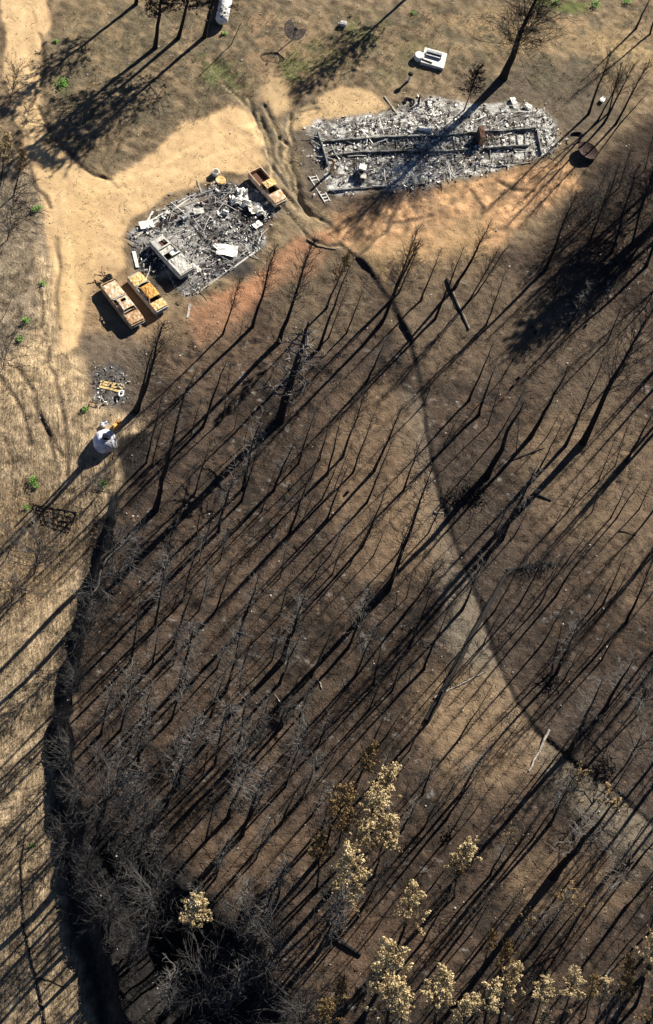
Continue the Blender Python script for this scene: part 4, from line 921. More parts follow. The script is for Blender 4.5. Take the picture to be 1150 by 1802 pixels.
a, d = P3(389, 44), P3(405, -34); a.z = d.z = max(a.z, d.z); ax = (d - a).normalized(); Lk = (d - a).length
r = wroot('storage_tank', (a + d) / 2, 'long white cylindrical tank lying at the top edge beside burnt pines', 'tank')
M = frame(a, d).to_4x4() @ Matrix.Rotation(math.pi / 2, 4, 'Y'); M.translation = a + Vector((0, 0, .78))
mb = MB(); mb.lathe([(0, -.28), (.4, -.2), (.66, -.05), (.75, .15), (.75, Lk - .15), (.66, Lk + .05), (.4, Lk + .2), (0, Lk + .28)], 28, M); wb(mb, 'shell', MT['white'], r, True)
for t in (.22, .78):
    mb = MB(); p = a.lerp(d, t); mb.box(p + Vector((0, 0, .05)), .25, 1.2, .4, frame(a, d)); wb(mb, 'saddle', MT['blackw'], r)
c = P3(583, 303); mb = MB(); mb.tube([c - Vector((0, 0, .2)), c + Vector((.02, .03, 1.0)), c + Vector((.05, .05, 2.1))], [.17, .16, .15], 9)
solo(mb, 'rusty_post', MT['rust'], 'rusty stub post standing by the white ladder', 'post')
# ladder
tl, tr_, br, bl = P3(544.5, 307, .3), P3(557, 305, .3), P3(582, 351, .3), P3(573, 353.5, .3)
r = wroot('ladder', P3(563, 329), 'white ladder lying on charred ground by the corner of the house ruin', 'ladder')
for a, d in ((tl, bl), (tr_, br)):
    mb = MB(); bar(mb, a, d, .07, .11); wb(mb, 'rail', MT['white'], r)
for k in range(9):
    t = (k + .5) / 9; mb = MB(); bar(mb, tl.lerp(bl, t), tr_.lerp(br, t), .10, .05); wb(mb, 'rung', MT['white'], r)
# hexagonal tub and lid
c = P3(379.5, 307); M = Matrix.Translation(c)
mb = MB(); mb.lathe([(.44, -.05), (.47, .55), (.36, .58), (.34, .06), (.0, .05)], 6, M); solo(mb, 'hexagonal_tub', MT['conc'], 'pale hexagonal tub with dark hollow above the garage ruin', 'planter')
c = P3(388.3, 318); mb = MB(); mb.lathe([(0, .09), (.3, .12), (.52, .14), (.60, .10), (.60, .02), (0, .0)], 24, Matrix.Translation(c)); solo(mb, 'round_lid', MT['rusty'], 'round yellowish lid lying beside the hexagonal tub', 'lid')

# ------------------------------------------------------------------ the burnt house: steel frame, appliances, scrap
rnd = random.Random(23)
r = wroot('house_frame', P3(760, 255), 'burnt steel chassis of a mobile home, two long rails over white ash', 'building frame')
def rail(pts, zl, w_, h_, name, m_):
    mb = MB(); q0 = [P3(x, y, zl) for x, y in pts]; q = []
    for a, d in zip(q0[:-1], q0[1:]):
        k_ = max(1, int((d - a).length / 1.1)); q += [a.lerp(d, i / k_) + Vector((rnd.gauss(0, .035), rnd.gauss(0, .04), rnd.gauss(0, .045))) for i in range(k_)]
    q.append(q0[-1])
    for a, d in zip(q[:-1], q[1:]):
        bar(mb, a, d + (d - a).normalized() * .03, w_ * rnd.uniform(.8, 1.1), h_ * rnd.uniform(.82, 1.05))
    wb(mb, name, MT[m_], r)
rail([(566, 247), (620, 244), (680, 239.5), (735, 237), (790, 236.5), (830, 231), (865, 229), (905, 227), (944, 224)], .42, .16, .84, 'rail', 'beam')
rail([(573, 274), (605, 270), (628, 266), (682, 264.5), (735, 264), (780, 265), (825, 261)], .42, .16, .84, 'rail', 'beam')
rail([(854, 259), (885, 257), (931, 254)], .42, .16, .84, 'rail', 'beam')
rail([(561, 232), (577, 288)], .42, .20, .9, 'end_beam', 'beam')
rail([(946, 225), (954, 268)], .38, .16, .76, 'end_beam', 'beam')
for k in range(22):
    x = 588 + k * 16.2 + rnd.uniform(-4, 4)
    if 830 < x < 858: continue
    y0 = np.interp(x, [566, 680, 790, 865, 944], [247, 239, 236, 229, 224]); y1 = np.interp(x, [573, 628, 780, 825, 931], [274, 266, 265, 261, 254])
    ex = 14 if k % 4 == 1 else 0
    rail([(x, y0), (x + 2.5 + rnd.uniform(-2, 2), y1 + ex)], .60, .09, .16, 'cross_member', 'beam')
rail([(582, 333.5), (640, 329), (700, 325), (748, 321)], .2, .22, .3, 'sill', 'beam')
rail([(842, 286), (870, 292), (905, 289), (935, 284)], .2, .12, .16, 'sill', 'beam')
c = P3(844, 246); M = Matrix.Rotation(math.atan2(*(P3(846, 256) - P3(841, 230)).yx), 3, 'Z')
r2 = wroot('steel_cabinet', c, 'rust-brown upright steel cabinet astride the house frame rails', 'cabinet')
mb = MB(); mb.box(c + Vector((0, 0, .75)), 1.7, .62, 1.5, M); wb(mb, 'case', MT['rustdark'], r2)
mb = MB(); mb.box(c + Vector((0, 0, .75)) + M @ Vector((.86, 0, 0)), .04, .56, 1.36, M); wb(mb, 'door', MT['rust'], r2)
for px_, py_, s_, hgt, m_, lb in ((636.5, 303, .78, .95, 'ash', 'pale square cooker standing in the ash below the house rails'), (638.5, 316, .62, .6, 'ashmetal', 'grey square appliance shell beside the pale cooker')):
    c = P3(px_, py_); M = Matrix.Rotation(.1, 3, 'Z'); r2 = wroot('burnt_cooker', c, lb, 'appliance')
    mb = MB(); mb.box(c + Vector((0, 0, hgt / 2)), s_, s_ * .95, hgt, M); wb(mb, 'case', MT['ashmetal'], r2)
    mb = MB(); mb.box(c + Vector((0, 0, hgt + .03)), s_ * 1.06, s_ * 1.0, .05, M); wb(mb, 'top', MT[m_], r2)
    mb = MB(); mb.box(c + Vector((0, -s_ * .49, hgt * .5)), s_ * .7, .05, hgt * .5, M); wb(mb, 'door', MT['soot'], r2)
def lying_cyl(a, d, R_, name, m_, label, cat, group=None, capm=None):
    r2 = wroot(name, (a + d) / 2, label, cat, group); L_ = (d - a).length
    M = frame(a, d).to_4x4() @ Matrix.Rotation(math.pi / 2, 4, 'Y'); M.translation = a + Vector((0, 0, R_))
    mb = MB(); mb.lathe([(R_, 0), (R_ * .97, L_ * .3), (R_, L_ * .6), (R_ * .98, L_)], 18, M); wb(mb, 'shell', MT[m_], r2, False)
    for zc in (0, L_):
        mb = MB(); mb.lathe([(0, zc - .05), (R_ * 1.05, zc - .04), (R_ * 1.05, zc + .04), (0, zc + .05)], 18, M); wb(mb, 'end_cap', MT[capm or m_], r2)
lying_cyl(P3(735, 228), P3(758, 232), .28, 'water_heater', 'ash', 'long white water heater lying across the upper house rail', 'water heater', None, 'ashmetal')
lying_cyl(P3(321, 388), P3(328.5, 384), .26, 'metal_drum', 'steel', 'blue-grey metal drum lying among ash near the ashen pickup', 'drum')
lying_cyl(P3(393, 374), P3(401, 377), .22, 'white_canister', 'white', 'white canister lying below the crumpled white sheets', 'canister')
def plank(a, d, w_, h_, m_, name, label, cat, group=None):
    mb = MB(); n_ = 5; q = [a.lerp(d, i / n_) + Vector((0, 0, rnd.gauss(0, .015))) for i in range(n_ + 1)]
    for u, v in zip(q[:-1], q[1:]): bar(mb, u, v + (v - u) * .01, w_ * rnd.uniform(.88, 1.05), h_)
    return solo(mb, name, MT[m_], label, cat, group)
plank(P3(677, 168.5, .08), P3(701, 196, .5), .2, .12, 'wood', 'fallen_beam', 'pale beam sloping from the dirt into the top of the house ruin', 'beam')
plank(P3(711, 218.5, .7), P3(724.5, 227.5, .55), .26, .12, 'steel', 'metal_gutter', 'grey metal gutter piece left of the white water heater', 'gutter')
plank(P3(668.5, 258, .8), P3(671.5, 281, .9), .5, .14, 'beam', 'standing_panel', 'dark panel standing across the lower house rail', 'metal panel')
mb = MB(); q = [P3(694, 213, .6), P3(704, 215, .75), P3(708, 220, .6), P3(701, 226, .4), P3(698, 219, .55)]; mb.face(q); mb.face([p - Vector((0, 0, .05)) for p in reversed(q)])
solo(mb, 'torn_plate', MT['ash'], 'torn white triangular plate above the upper house rail', 'metal plate')
mb = MB(); c = P3(721, 178, .2)
mb.tube([c + Vector((.55 * math.cos(t), .5 * math.sin(t), .15 + .1 * math.sin(3 * t))) for t in np.linspace(-.6, 4.0, 14)], .13, 8); solo(mb, 'tyre_carcass', MT['soot'], 'black curled tyre carcass at the top edge of the house ruin', 'tyre')
c = P3(737, 183); mb = MB(); mb.tube([c, c + Vector((-.1, .1, .7)), c + Vector((-.15, .15, 1.5))], [.13, .12, .05], 7); solo(mb, 'charred_stake', MT['blackw'], 'black pointed stake beside the tyre carcass', 'stake')
def sheet_bits(c, R_, k, amp, rnd):
    mb = MB(); n_ = 5; a0 = rnd.uniform(0, 6.28); ca_, sa_ = math.cos(a0), math.sin(a0); ph = rnd.uniform(0, 6)
    f = lambda i, j: c + Vector(((i / n_ - .5) * R_ * 2 * ca_ - (j / n_ - .5) * R_ * 1.3 * sa_, (i / n_ - .5) * R_ * 2 * sa_ + (j / n_ - .5) * R_ * 1.3 * ca_, .25 + amp * (math.sin(i * 1.7 + ph) + math.cos(j * 2.1 + i + ph)) + .1 * i * amp))
    for i in range(n_):
        for j in range(n_):
            q = [f(i, j), f(i + 1, j), f(i + 1, j + 1), f(i, j + 1)]; mb.face(q); mb.face([p - Vector((0, 0, .02)) for p in reversed(q)])
    return mb
for k, (px_, py_, R_, lb) in enumerate(((427.5, 341, .75, 'topmost crumpled white sheet beside the rusty pickup'), (419, 353, .6, 'crumpled white sheet left of its pile beside the rusty pickup'), (437, 357, .62, 'smooth oval white sheet in the middle of the pile by the rusty pickup'),
                                        (451, 366, .7, 'folded white sheet nearest the rusty pickup bonnet'), (461, 373, .42, 'small white sheet at the lower right end of the crumpled pile'), (410, 348, .4, 'small curled white strip at the left end of the crumpled pile'),
                                        (400, 441, .95, 'large pale flattened sheet in the lower part of the garage ash'), (382, 435, .35, 'small pale sheet left of the large flattened one'), (453, 396, .45, 'pale folded sheet just above the dark rack'))):
    solo(sheet_bits(P3(px_, py_, .45 if k < 6 else .15), R_ * 1.25, k, .20 if k < 6 else .05, rnd), 'crumpled_sheet', MT['ash'], lb, 'metal sheet', 'crumpled sheets in the garage ruin')
for k, (px_, py_, R_, lb) in enumerate(((903.5, 179, .5, 'square white board on the upper right rim of the house ruin'), (929.6, 188, .45, 'small white board right of the square one by the house ruin'), (756, 184, .35, 'bluish white scrap at the top of the house ruin'), (1060, 177, .42, 'white rubble lump between the charred stems'))):
    solo(sheet_bits(P3(px_, py_), R_, k, .04, rnd), 'white_board', MT['ash'], lb, 'board')
# rack, boards of the garage
q = [P3(451, 410.5, .25), P3(459.5, 413, .45), P3(449, 438, .3), P3(441.5, 435, .2)]
r2 = wroot('dark_rack', P3(450, 425), 'dark ladder-like rack at the right end of the garage ruin', 'rack')
mb = MB(); bar(mb, q[0], q[3], .07, .1); bar(mb, q[1], q[2], .07, .1); wb(mb, 'side_rail', MT['ashmetal'], r2)
for k in range(6):
    t = k / 5; mb = MB(); bar(mb, q[0].lerp(q[3], t), q[1].lerp(q[2], t), .08, .05); wb(mb, 'bar', MT['beam'], r2)
bl_ = 'weathered board in the heap along the upper left side of the garage ruin'
for k in range(24):
    t = rnd.random(); cx = 240 + 85 * t + rnd.gauss(0, 6); cy = 418 - 62 * t + rnd.gauss(0, 10); ang = math.radians(-31 + rnd.gauss(0, 16)); ln = rnd.uniform(14, 40)
    a = P3(cx - ln * math.cos(ang) / 2, cy - ln * math.sin(ang) / 2, .2 + .25 * rnd.random()); d = P3(cx + ln * math.cos(ang) / 2, cy + ln * math.sin(ang) / 2, .2 + .3 * rnd.random())
    plank(a, d, rnd.uniform(.08, .40), .05, rnd.choice(['wood', 'wood', 'conc', 'wood', 'blackw']), 'burnt_board', bl_, 'board', 'boards heaped along the garage ruin')
for a, d, w_, m_, lb in (((347, 514), (390, 483), .22, 'wood', 'long pale board along the lower right edge of the garage ruin'), ((340, 516), (368, 500), .18, 'wood', 'shorter pale board beside the long one below the garage'), ((331, 557), (335, 532), .3, 'pale', 'bleached splinter board below the yellow-orange car'),
                         ((337, 462), (358, 478), .55, 'ash', 'white flat panel lying against the ashen pickup bed'), ((347.5, 314.5), (356, 337), .2, 'wood', 'pale stick of wood between the garage and the hexagonal tub'), ((236, 440), (243, 468), .4, 'conc', 'pale strip of footing at the left corner of the garage'),
                         ((262, 402), (243, 455), .07, 'pale', 'thin pale pole leaning over the garage boards'), ((334, 344), (356, 340), .1, 'wood', 'bent pale lath at the top edge of the garage ruin'), ((316, 535), (310, 530), .1, 'blackw', 'small black slat on the orange soil')):
    plank(P3(*a, .25), P3(*d, .3), w_, .06, m_, 'loose_board', lb, 'board')
for (x0, y0), (x1, y1), lb in (((238, 416), (282, 384), 'charred sill board at the left end of the garage upper edge'), ((284, 382), (336, 346), 'charred sill board midway along the garage upper edge'), ((460, 434), (404, 474), 'dark sill board at the right end of the garage lower edge')):
    plank(P3(x0, y0, .25), P3(x1, y1, .25), .22, .12, 'ashmetal', 'edge_board', lb, 'board')
for (px_, py_, R_, lb) in ((258, 396, .8, 'flat pale slab at the upper left corner of the garage ruin'), (350, 372, .6, 'grey flat slab in the upper middle of the garage ruin')):
    solo(sheet_bits(P3(px_, py_, .12), R_, 0, .02, rnd), 'flat_panel', MT['conc' if R_ > .7 else 'ashmetal'], lb, 'slab')
# burn pile with yellow planks
for a, d, lb in (((177, 667), (219.5, 675), 'topmost of the yellow planks on the burn pile'), ((177, 671.5), (219, 680), 'middle yellow plank on the burn pile'), ((175.5, 676), (217, 686.5), 'lowest of the yellow planks on the burn pile')):
    plank(P3(*a, .45), P3(*d, .40), .27, .07, 'plank', 'yellow_plank', lb, 'plank', 'yellow planks on the burn pile')
c = P3(213, 695); mb = MB(); mb.tube([c + Vector((.22 * math.cos(t), .38 * math.sin(t), .3)) for t in np.linspace(0, 6.28, 18)], .09, 8); solo(mb, 'white_ring', MT['white'], 'white oval ring at the right end of the burn pile', 'ring')
c = P3(172, 704); mb = MB()
for z_ in (.08, .45):
    k4 = [c + Vector((x, y, z_)) for x, y in ((-.35, -.3), (.35, -.25), (.3, .35), (-.38, .3))]
    for i in range(4): mb.tube([k4[i], k4[(i + 1) % 4]], .035, 5)
for x, y in ((-.35, -.3), (.35, -.25), (.3, .35), (-.38, .3)): mb.tube([c + Vector((x, y, 0)), c + Vector((x, y, .46))], .035, 5)
solo(mb, 'chair_frame', MT['ashmetal'], 'pale square metal chair frame at the left of the burn pile', 'frame')
# melted white tank
c = P3(184, 779); r2 = wroot('melted_tank', c, 'melted white plastic tank with a torn dark hole on top', 'tank')
mb = MB(); prof = [(1.18, -.25), (1.27, .1), (1.25, .45), (1.12, .85), (.90, 1.10), (.62, 1.22), (.50, 1.20), (.46, .95), (.5, .5), (.3, .3), (0, .28)]
mb.lathe(prof, 36, Matrix.Translation(c) @ Matrix.Rotation(.12, 4, 'Y'), 0, .035); wb(mb, 'shell', MT['melt'], r2, True)
mb = MB(); mb.tube([c + Vector((.55 * math.cos(t) + .1, .5 * math.sin(t), 1.20 + .05 * math.sin(3 * t))) for t in np.linspace(0, 6.28, 22)], .05, 6); wb(mb, 'rim', MT['melt'], r2)
mb = MB(); mb.lathe([(0, .36), (.42, .42), (.44, .36)], 14, Matrix.Translation(c)); wb(mb, 'hollow', MT['soot'], r2)
mb = MB(); mb.tube(jag(rnd, c + Vector((-.2, -1.2, .5)), c + Vector((.75, -.25, 1.15)), 5, .02), .05, 5); wb(mb, 'seam', MT['melt'], r2)
solo(sheet_bits(P3(183.5, 748), .4, 0, .08, rnd), 'tank_lid', MT['melt'], 'crumpled white scrap above the melted tank', 'scrap')
solo(sheet_bits(P3(206, 750), .55, 0, .08, rnd), 'rusty_sheet', MT['rusto'], 'small orange rusty sheet beside the melted tank', 'metal sheet')
# charred lattice in the gully
q = [P3(64, 884, .55), P3(136, 899, .45), P3(121, 936, .25), P3(76, 922, .25)]
r2 = wroot('charred_lattice', P3(100, 910), 'charred wooden lattice panel lying in the left gully', 'lattice panel')
mb = MB()
for k in range(5):
    t = k / 4; a = q[0].lerp(q[3], t); d = q[1].lerp(q[2], t); mb.tube(jag(rnd, a, d, 6, .03), .09 if k in (0,) else .055, 6)
wb(mb, 'rails', MT['blackw'], r2)
mb = MB()
for k in range(8):
    t = k / 7; a = q[0].lerp(q[1], t); d = q[3].lerp(q[2], t); mb.tube(jag(rnd, a, d, 4, .03), .055, 6)
wb(mb, 'slats', MT['blackw'], r2)
for p in ((58, 896), (131, 912)):
    mb = MB(); a = P3(*p); mb.tube([a - Vector((0, 0, .2)), a + Vector((.03, .02, 1.2))], .10, 7); wb(mb, 'post', MT['blackw'], r2)

# ------------------------------------------------------------------ fallen logs, root mounds
def log(pts, r0, r1, m_, name, label, cat='log', lift=.1, limbs=0, group=None, n_=8, m2=None):
    q = [P3(x, y, lift) for x, y in pts]; path = []
    for a, d in zip(q[:-1], q[1:]): path += jag(rnd, a, d, 4, .03)[:-1]
    path.append(q[-1]); k = len(path); mb = MB(); mb.tube(path, [r0 + (r1 - r0) * i / (k - 1) for i in range(k)], n_)
    if not limbs: return solo(mb, name, MT[m_], label, cat, group)
    r3 = wroot(name, q[0], label, cat, group); wb(mb, 'stem', MT[m_], r3)
    lb_ = MB()
    for i in range(limbs):
        s_ = lerp_path(path, rnd.uniform(.2, 1)); g_ = grow(rnd, s_, side(rnd, rnd.uniform(0, .9)), rnd.uniform(.4, 1.3 if limbs < 40 else 2.2), 4, .25, 0); lb_.tube(g_, [.03, .028, .022, .015, .008], 4)
        for mm in range(0 if limbs < 40 else 3): lb_.tube(grow(rnd, lerp_path(g_, rnd.uniform(.3, .9)), side(rnd, rnd.uniform(-.3, 1)), rnd.uniform(.3, .7), 3, .3, 0), [.018, .015, .011, .006], 3)
    wb(lb_, 'branches', MT[m2 or m_], r3); return r3
log([(787, 489), (806, 535), (826, 578)], .19, .13, 'bark', 'fallen_log', 'straight charred log with a pale upper side lying below the house ruin', lift=.2)
log([(790, 489), (809, 534), (828, 575)], .07, .05, 'pale', 'lit_side_strip', 'pale strip giving the charred log below the house ruin its lit side', lift=.36)  # pale strip paints the sunlit side onto the black log
log([(766, 1225), (810, 1203), (857, 1179)], .10, .05, 'pale', 'pale_log', 'long pale fallen log across the foot of the longest dark band', lift=.3, limbs=5, m2='grey')
log([(752, 1268), (770, 1236), (800, 1176), (830, 1120), (862, 1060), (890, 1012), (903, 1002)], .36, .20, 'bark', 'log_shaped_band', 'longest dark log-shaped band, lying across the gully', lift=.18, limbs=14, n_=9)  # log-shaped tube laid along the dark diagonal band
log([(893, 1002), (925, 996), (955, 993), (985, 988)], .22, .07, 'bark', 'crown_limb', 'thick charred limb with a thicket of grey twigs beyond the longest dark log-shaped band', lift=.3, limbs=90, m2='grey', n_=9)
log([(968, 1283), (950, 1320), (932, 1356)], .16, .09, 'pale', 'bleached_pole', 'straight bleached pole lying across the gully edge', lift=.2)
log([(576, 1640), (604, 1658), (637, 1679)], .30, .20, 'bark', 'bottom_log', 'thick charred log lying on the bottom slope among scorched pines', lift=.3)
log([(943, 869), (956, 874), (971, 880)], .17, .10, 'bark', 'short_log', 'short charred log lying alone on the right slope', lift=.1)
log([(46, 1468), (37, 1518), (39, 1570), (41, 1620), (52, 1675), (64, 1725), (74, 1765), (82, 1810)], .07, .15, 'bark', 'fallen_tree', 'long thin charred tree fallen along the grassy left floor', lift=.15, limbs=9)
log([(62, 1720), (85, 1725), (112, 1736)], .07, .04, 'bark', 'fallen_branch', 'thin branch beside the fallen tree on the left floor', lift=.1)
log([(-8, 1098), (18, 1068), (46, 1042)], .16, .08, 'bark', 'fallen_limb', 'charred limb with a white end at the left edge', lift=.2, limbs=6, m2='pale')
log([(904, 806), (930, 796), (946, 790), (960, 785)], .12, .05, 'bark', 'broken_limb', 'dark crooked limb lying beside the root mound', lift=.35, limbs=5)
log([(765, 900), (782, 902)], .12, .08, 'pale', 'pale_stub', 'black and white stub of log at the gully edge', lift=.15)
log([(540, 420), (560, 432), (592, 438)], .10, .06, 'bark', 'gully_log', 'charred log across the head of the gully', lift=.15, limbs=3)
log([(1090, 933), (1105, 937), (1120, 941)], .05, .03, 'bark', 'thin_branch', 'thin dark branch lying on the pale right slope', lift=.06)
log([(560, 1195), (568, 1211)], .07, .04, 'pale', 'pale_stick', 'short pale stick among charred poles', lift=.1)
log([(497, 1236), (484, 1220)], .06, .03, 'pale', 'pale_splinter', 'thin pale splinter leaning on the dark thicket', lift=.3)
def root_mound(px_, py_, R_, n_, label, ms=('blackw', 'grey')):
    c = P3(px_, py_); r3 = wroot('root_mound', c, label, 'root mound')
    for part, m_, k in (('roots', ms[0], n_), ('twigs', ms[1], n_ // 2)):
        mb = MB()
        for i in range(k):
            s_ = c + Vector((rnd.gauss(0, R_ * .45), rnd.gauss(0, R_ * .4), .1 + rnd.random() * .5)); g_ = grow(rnd, s_, side(rnd, rnd.uniform(-.1, .9)), rnd.uniform(.3, 1.0) * R_, 5, .35, -.03)
            mb.tube(g_, [.06, .055, .045, .035, .025, .01] if part == 'roots' else [.025, .024, .02, .016, .012, .006], 4)
        wb(mb, part, MT[m_], r3)
root_mound(836, 866, 1.6, 90, 'black tangle of roots and branches at the foot of the thick charred trunk')
root_mound(806, 880, 1.1, 50, 'smaller tangle of roots right at the gully edge')
root_mound(771, 594, .35, 14, 'small black root stump on bare ground near the straight log', ('blackw', 'blackw'))
root_mound(500, 1255, 1.2, 60, 'dark thicket of charred branches in the middle of the burn')
root_mound(973, 1197, .9, 46, 'charred clump where several stems spring from one base')
root_mound(1065, 1350, 1.3, 40, 'dark brush heap in the deep notch of the gully')
root_mound(795, 1462, .7, 22, 'small crooked brush pile above the bottom pines')
root_mound(590, 262, .01, 2, 'bent black wire at the left end of the house ruin', ('blackw', 'blackw')) if False else None
for k, (px_, py_) in enumerate(((937, 575), (942, 585), (1031, 573), (913, 665), (903, 680), (612, 866), (560, 1350))):
    c = P3(px_, py_); mb = MB(); mb.lathe([(.16, -.1), (.15, .2), (.11, .3), (0, .28)], 8, Matrix.Translation(c), 0, .12)
    solo(mb, 'small_stump', MT['blackw'], 'tiny black stump dotting the bare burn', 'stump', 'tiny stumps on the burn')

# ------------------------------------------------------------------ green regrowth
GL = [(60, 371, .5, 'left of two bright green tufts left of the track bend'), (69, 367, .5, 'right of two bright green tufts left of the track bend'), (76, 500, .45, 'bright green tuft nearest the track on the left grass'), (45, 565, .55, 'bright green tuft on the pale left slope'), (36, 597, .5, 'bright green tuft lowest on the pale left slope'),
      (150, 722, .5, 'bright green tuft left of the burn pile'), (58, 848, .6, 'upper bright green bush above the charred lattice'), (64, 857, .4, 'lower bright green bush above the charred lattice'), (182, 852, .6, 'yellow-green sapling under the melted tank'), (111, 148, .8, 'bright green bush in the pine shade beside the track'), (99, 74, .4, 'small green tuft near the top of the track'),
      (979, 4, .6, 'bright green bush at the top edge above the burnt pine'), (1048, 10, .8, 'dull green bush at the top edge'), (1103, 4, .7, 'bright green bush near the top right corner'), (728, 24, .4, 'dark green tuft near the top edge'), (48, 893, .4, 'small green clump left of the charred lattice'), (55, 1488, .35, 'tiny green sprig on the left floor'), (395, 60, .5, 'olive tuft near the white tank at the top edge')]
for px_, py_, s_, lb in GL:
    c = P3(px_, py_); mb = MB()
    for i in range(int(120 * s_)):
        p = c + Vector((rnd.gauss(0, .34), rnd.gauss(0, .34), abs(rnd.gauss(.25, .2)))) * s_ if False else c + Vector((rnd.gauss(0, .36) * s_, rnd.gauss(0, .36) * s_, abs(rnd.gauss(.35, .22)) * s_))
        u = Vector((rnd.gauss(0, 1), rnd.gauss(0, 1), rnd.gauss(.3, .5))).normalized() * .16 * s_ ** .5; v = u.cross(Vector((rnd.gauss(0, .4), rnd.gauss(0, .4), 1))).normalized() * .06
        mb.face([p - u, p + v, p + u, p - v])
    solo(mb, 'green_shrub', MT['green'], lb, 'shrub', 'green regrowth tufts')

# ------------------------------------------------------------------ uncountable stuff
def inside(poly, k, rnd):
    P = plane(poly); lo, hi = P.min(0), P.max(0); out = np.zeros((0, 2))
    while len(out) < k:
        q = rnd.uniform(lo, hi, (k * 2, 2)); d = polydist(q[:, 0], q[:, 1], P); out = np.vstack([out, q[d < 0]])
    return out[:k]
nr = np.random.RandomState(4)
def flakes(poly, k, smin, smax, mats, wts, name, thin=.5, long_=1.6, strips=0, axis=(1, 0)):
    P = inside(poly, k * 2, nr); dn = fbm(P[:, 0], P[:, 1], 2.2, 77, 3) + .28 * nr.randn(len(P)); P = P[np.argsort(-dn)[:k]]
    P = P + nr.randn(k, 2) * np.where(nr.rand(k) < .2, 1.0, .15)[:, None]
    z = terrain(P[:, 0], P[:, 1]) + .05; mb = MB()
    for (x, y), zz in zip(P, z):
        s_ = smin * (smax / smin) ** (nr.rand() ** 2.6); M = Matrix.Rotation(nr.rand() * 6.28, 3, 'Z') @ Matrix.Rotation(nr.normal(0, thin), 3, 'X') @ Matrix.Rotation(nr.normal(0, thin), 3, 'Y')
        mi = int(nr.choice(len(mats), p=wts)); sx = s_ * nr.uniform(.7, long_); sy = s_ * nr.uniform(.3, 1)
        c = Vector((x, y, zz + .03 * nr.rand() + .12 * s_))
        cs = ((-1, -1), (1, -1), (1, 1), (-1, 1)) if nr.rand() < .5 else ((-1, -.6), (0, -1), (1, -.4), (.7, .9), (-.6, 1))
        b0 = [M @ Vector((a * sx / 2 * nr.uniform(.5, 1.1), bb * sy / 2 * nr.uniform(.5, 1.1), nr.normal(0, .12) * s_)) + c for a, bb in cs]
        if nr.rand() < .25:
            t_ = M @ Vector((0, 0, s_ * .2)); mb.face([p + t_ for p in b0], mi); nb = len(b0)
            for i in range(nb): mb.face([b0[i], b0[(i + 1) % nb], b0[(i + 1) % nb] + t_, b0[i] + t_], mi)
        else: mb.face(b0, mi)
    Q = inside(poly, max(strips, 1), nr); zq = terrain(Q[:, 0], Q[:, 1]) + .14
    for i in range(strips):
        a = math.atan2(axis[1], axis[0]) + nr.normal(0, .35) + (math.pi / 2 if nr.rand() < .4 else 0); L_ = nr.uniform(.6, 3.2); c = Vector((Q[i, 0], Q[i, 1], zq[i] + .1 * nr.rand())); d = Vector((math.cos(a), math.sin(a), nr.normal(0, .06))) * L_ / 2
        m_ = c + Vector((nr.normal(0, .05), nr.normal(0, .05), .03)) * L_; mi = int(nr.choice(len(mats), p=wts))
        w_ = nr.uniform(.03, .11); mi = max(mi, 1) if nr.rand() < .75 else mi; bar(mb, c - d, m_, w_ * .8, .04, mi); bar(mb, m_, c + d, w_ * .8, .04, mi)
    o = mb.build(name, [MT[m_] for m_ in mats]); o['kind'] = 'stuff'; return o
flakes(HOME, 10500, .05, .42, ['ash', 'ashg', 'ashd', 'ashb'], [.56, .20, .17, .07], 'house_rubble', strips=110, axis=tuple(P3(940, 224).xy - P3(570, 247).xy))
flakes(GARAGE, 4200, .05, .45, ['ash', 'ashg', 'ashd', 'ashb'], [.22, .40, .33, .05], 'garage_rubble', strips=110, axis=tuple(P3(430, 316).xy - P3(250, 420).xy))
flakes(PILE, 420, .06, .35, ['ash', 'ashg', 'ashd', 'ashb'], [.22, .28, .42, .08], 'burn_pile_rubble')
BURN = [(250, 600), (420, 560), (600, 450), (780, 450), (1150, 440), (1200, 1850), (200, 1850), (140, 1300), (230, 850)]
def litter(poly, k, lmin, lmax, rad, m_, name, lift=.04, tilt=.15):
    P = inside(poly, k, nr); z = terrain(P[:, 0], P[:, 1]) + lift; mb = MB()
    for (x, y), zz in zip(P, z):
        L_ = lmin * (lmax / lmin) ** nr.rand(); a = nr.rand() * 6.28; d = Vector((math.cos(a), math.sin(a), nr.normal(0, tilt))) * L_ / 2; c = Vector((x, y, zz + abs(d.z)))
        mb.tube([c - d, c + Vector((nr.normal(0, .06), nr.normal(0, .06), .02)) * L_, c + d], [rad, rad * .8, rad * .4], 3, cap=False)
    o = mb.build(name, MT[m_]); o['kind'] = 'stuff'
litter(BURN, 6500, .3, 1.6, .022, 'twig', 'charred_litter')
litter(BURN, 1300, .2, 1.1, .022, 'grey', 'grey_litter')
litter([(0, 20), (1150, 20), (1150, 330), (600, 420), (0, 780)], 1500, .2, 1.0, .02, 'twig', 'dark_litter')
P = inside([(0, 0), (1150, 0), (1150, 1802), (0, 1802)], 1500, nr); z = terrain(P[:, 0], P[:, 1]); mb = MB()
for (x, y), zz in zip(P, z):
    s_ = .03 * (4 ** (nr.rand() ** 3)); M = Matrix.Translation((x, y, zz + .04)) @ Matrix.Rotation(nr.rand() * 6, 4, 'Z')
    mb.lathe([(0, -s_ * .4), (s_, 0), (s_ * .7, s_ * .3), (0, s_ * .4)], 5, M, 0, .25)
mb.build('stones', MT['stone'])['kind'] = 'stuff'
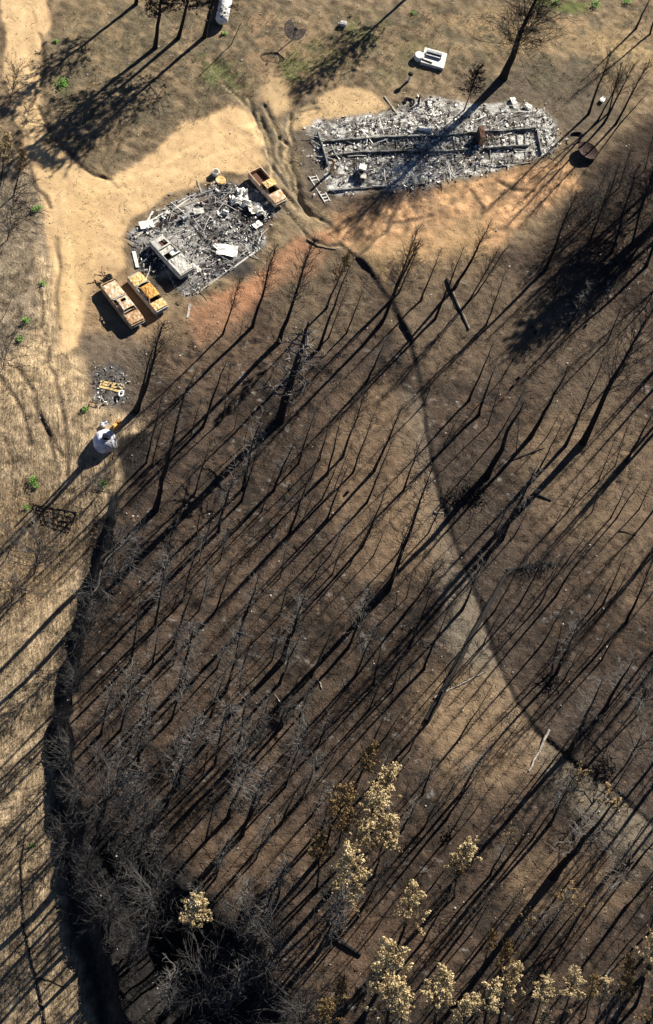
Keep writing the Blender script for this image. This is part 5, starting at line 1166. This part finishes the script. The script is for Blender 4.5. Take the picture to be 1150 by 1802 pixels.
for q in ([(40, 262), (240, 292), (470, 200), (470, 290), (240, 378), (200, 485), (110, 620), (60, 330)], [(10, 0), (85, 0), (75, 140), (70, 250), (30, 215)], [(520, 205), (600, 148), (690, 185), (540, 228)]):
    P = inside(q, 1100 if len(q) > 5 else 350, nr); z = terrain(P[:, 0], P[:, 1]); mb = MB()
    for (x, y), zz in zip(P, z):
        s_ = .02 * (3.5 ** (nr.rand() ** 2)); M = Matrix.Translation((x, y, zz)) @ Matrix.Rotation(nr.rand() * 6, 4, 'Z'); mb.lathe([(s_, 0), (s_ * .7, s_ * .5), (0, s_ * .6)], 5, M, 0, .25)
    o = mb.build('gravel', MT['gravel']); o['kind'] = 'stuff'
def blades(poly, k, hmin, hmax, m_, name, wd=.02):
    P = inside(poly, k, nr); z = terrain(P[:, 0], P[:, 1]); mb = MB()
    for (x, y), zz in zip(P, z):
        h_ = nr.uniform(hmin, hmax); a = nr.normal(-1.6, .7); l_ = nr.uniform(.3, 1.1) * h_; c = Vector((x, y, zz + .02)); u = Vector((-math.sin(a), math.cos(a), 0)) * wd
        mb.face([c - u, c + u, c + Vector((math.cos(a) * l_, math.sin(a) * l_, h_))])
    o = mb.build(name, MT[m_]); o['kind'] = 'stuff'
MT['weed'] = mat('dry_weeds', (0.23, 0.185, 0.10), 0.9, col2=(0.10, 0.085, 0.045), scale=1.5)
def tufts(poly, k, m_, name, wd=.016):
    P = inside(poly, k, nr); P = P[fbm(P[:, 0], P[:, 1], 3.0, 66, 2) > -.05]; z = terrain(P[:, 0], P[:, 1]); mb = MB()
    for (x, y), zz in zip(P, z):
        for j in range(6):
            a = nr.rand() * 6.28; h_ = nr.uniform(.06, .28); c = Vector((x + nr.normal(0, .06), y + nr.normal(0, .06), zz)); u = Vector((-math.sin(a), math.cos(a), 0)) * wd
            mb.face([c - u, c + u, c + Vector((math.cos(a) * h_, math.sin(a) * h_, h_))])
    o = mb.build(name, MT[m_]); o['kind'] = 'stuff'
tufts([(90, 20), (1150, 20), (1150, 160), (960, 180), (700, 140), (560, 150), (500, 120), (440, 180), (300, 240), (200, 300), (100, 240)], 3600, 'weed', 'dry_weeds')
tufts([(0, 300), (40, 300), (80, 420), (90, 640), (0, 760)], 900, 'weed', 'slope_weeds')
MT['straw'] = mat('dry_straw', (0.38, 0.295, 0.18), 0.85, col2=(0.24, 0.17, 0.085), scale=.8)
blades([(0, 850), (190, 850), (160, 1000), (110, 1150), (80, 1300), (100, 1500), (160, 1802), (0, 1802)], 6000, .15, .6, 'straw', 'dry_grass', .016)
blades([(0, 640), (60, 640), (160, 700), (170, 840), (0, 850)], 1500, .1, .4, 'straw', 'straw_grass', .016)
blades(ell(516, 122, 30, 34), 420, .1, .4, 'grass', 'green_grass', .03)
blades(ell(395, 135, 46, 34), 420, .1, .35, 'grass', 'ditch_grass', .03)
blades(ell(600, 85, 60, 40), 700, .1, .3, 'grass', 'sparse_grass', .025)

for o in COL.objects:
    if o.parent is None and o.get('category') and not o.get('kind'): o['kind'] = 'thing'
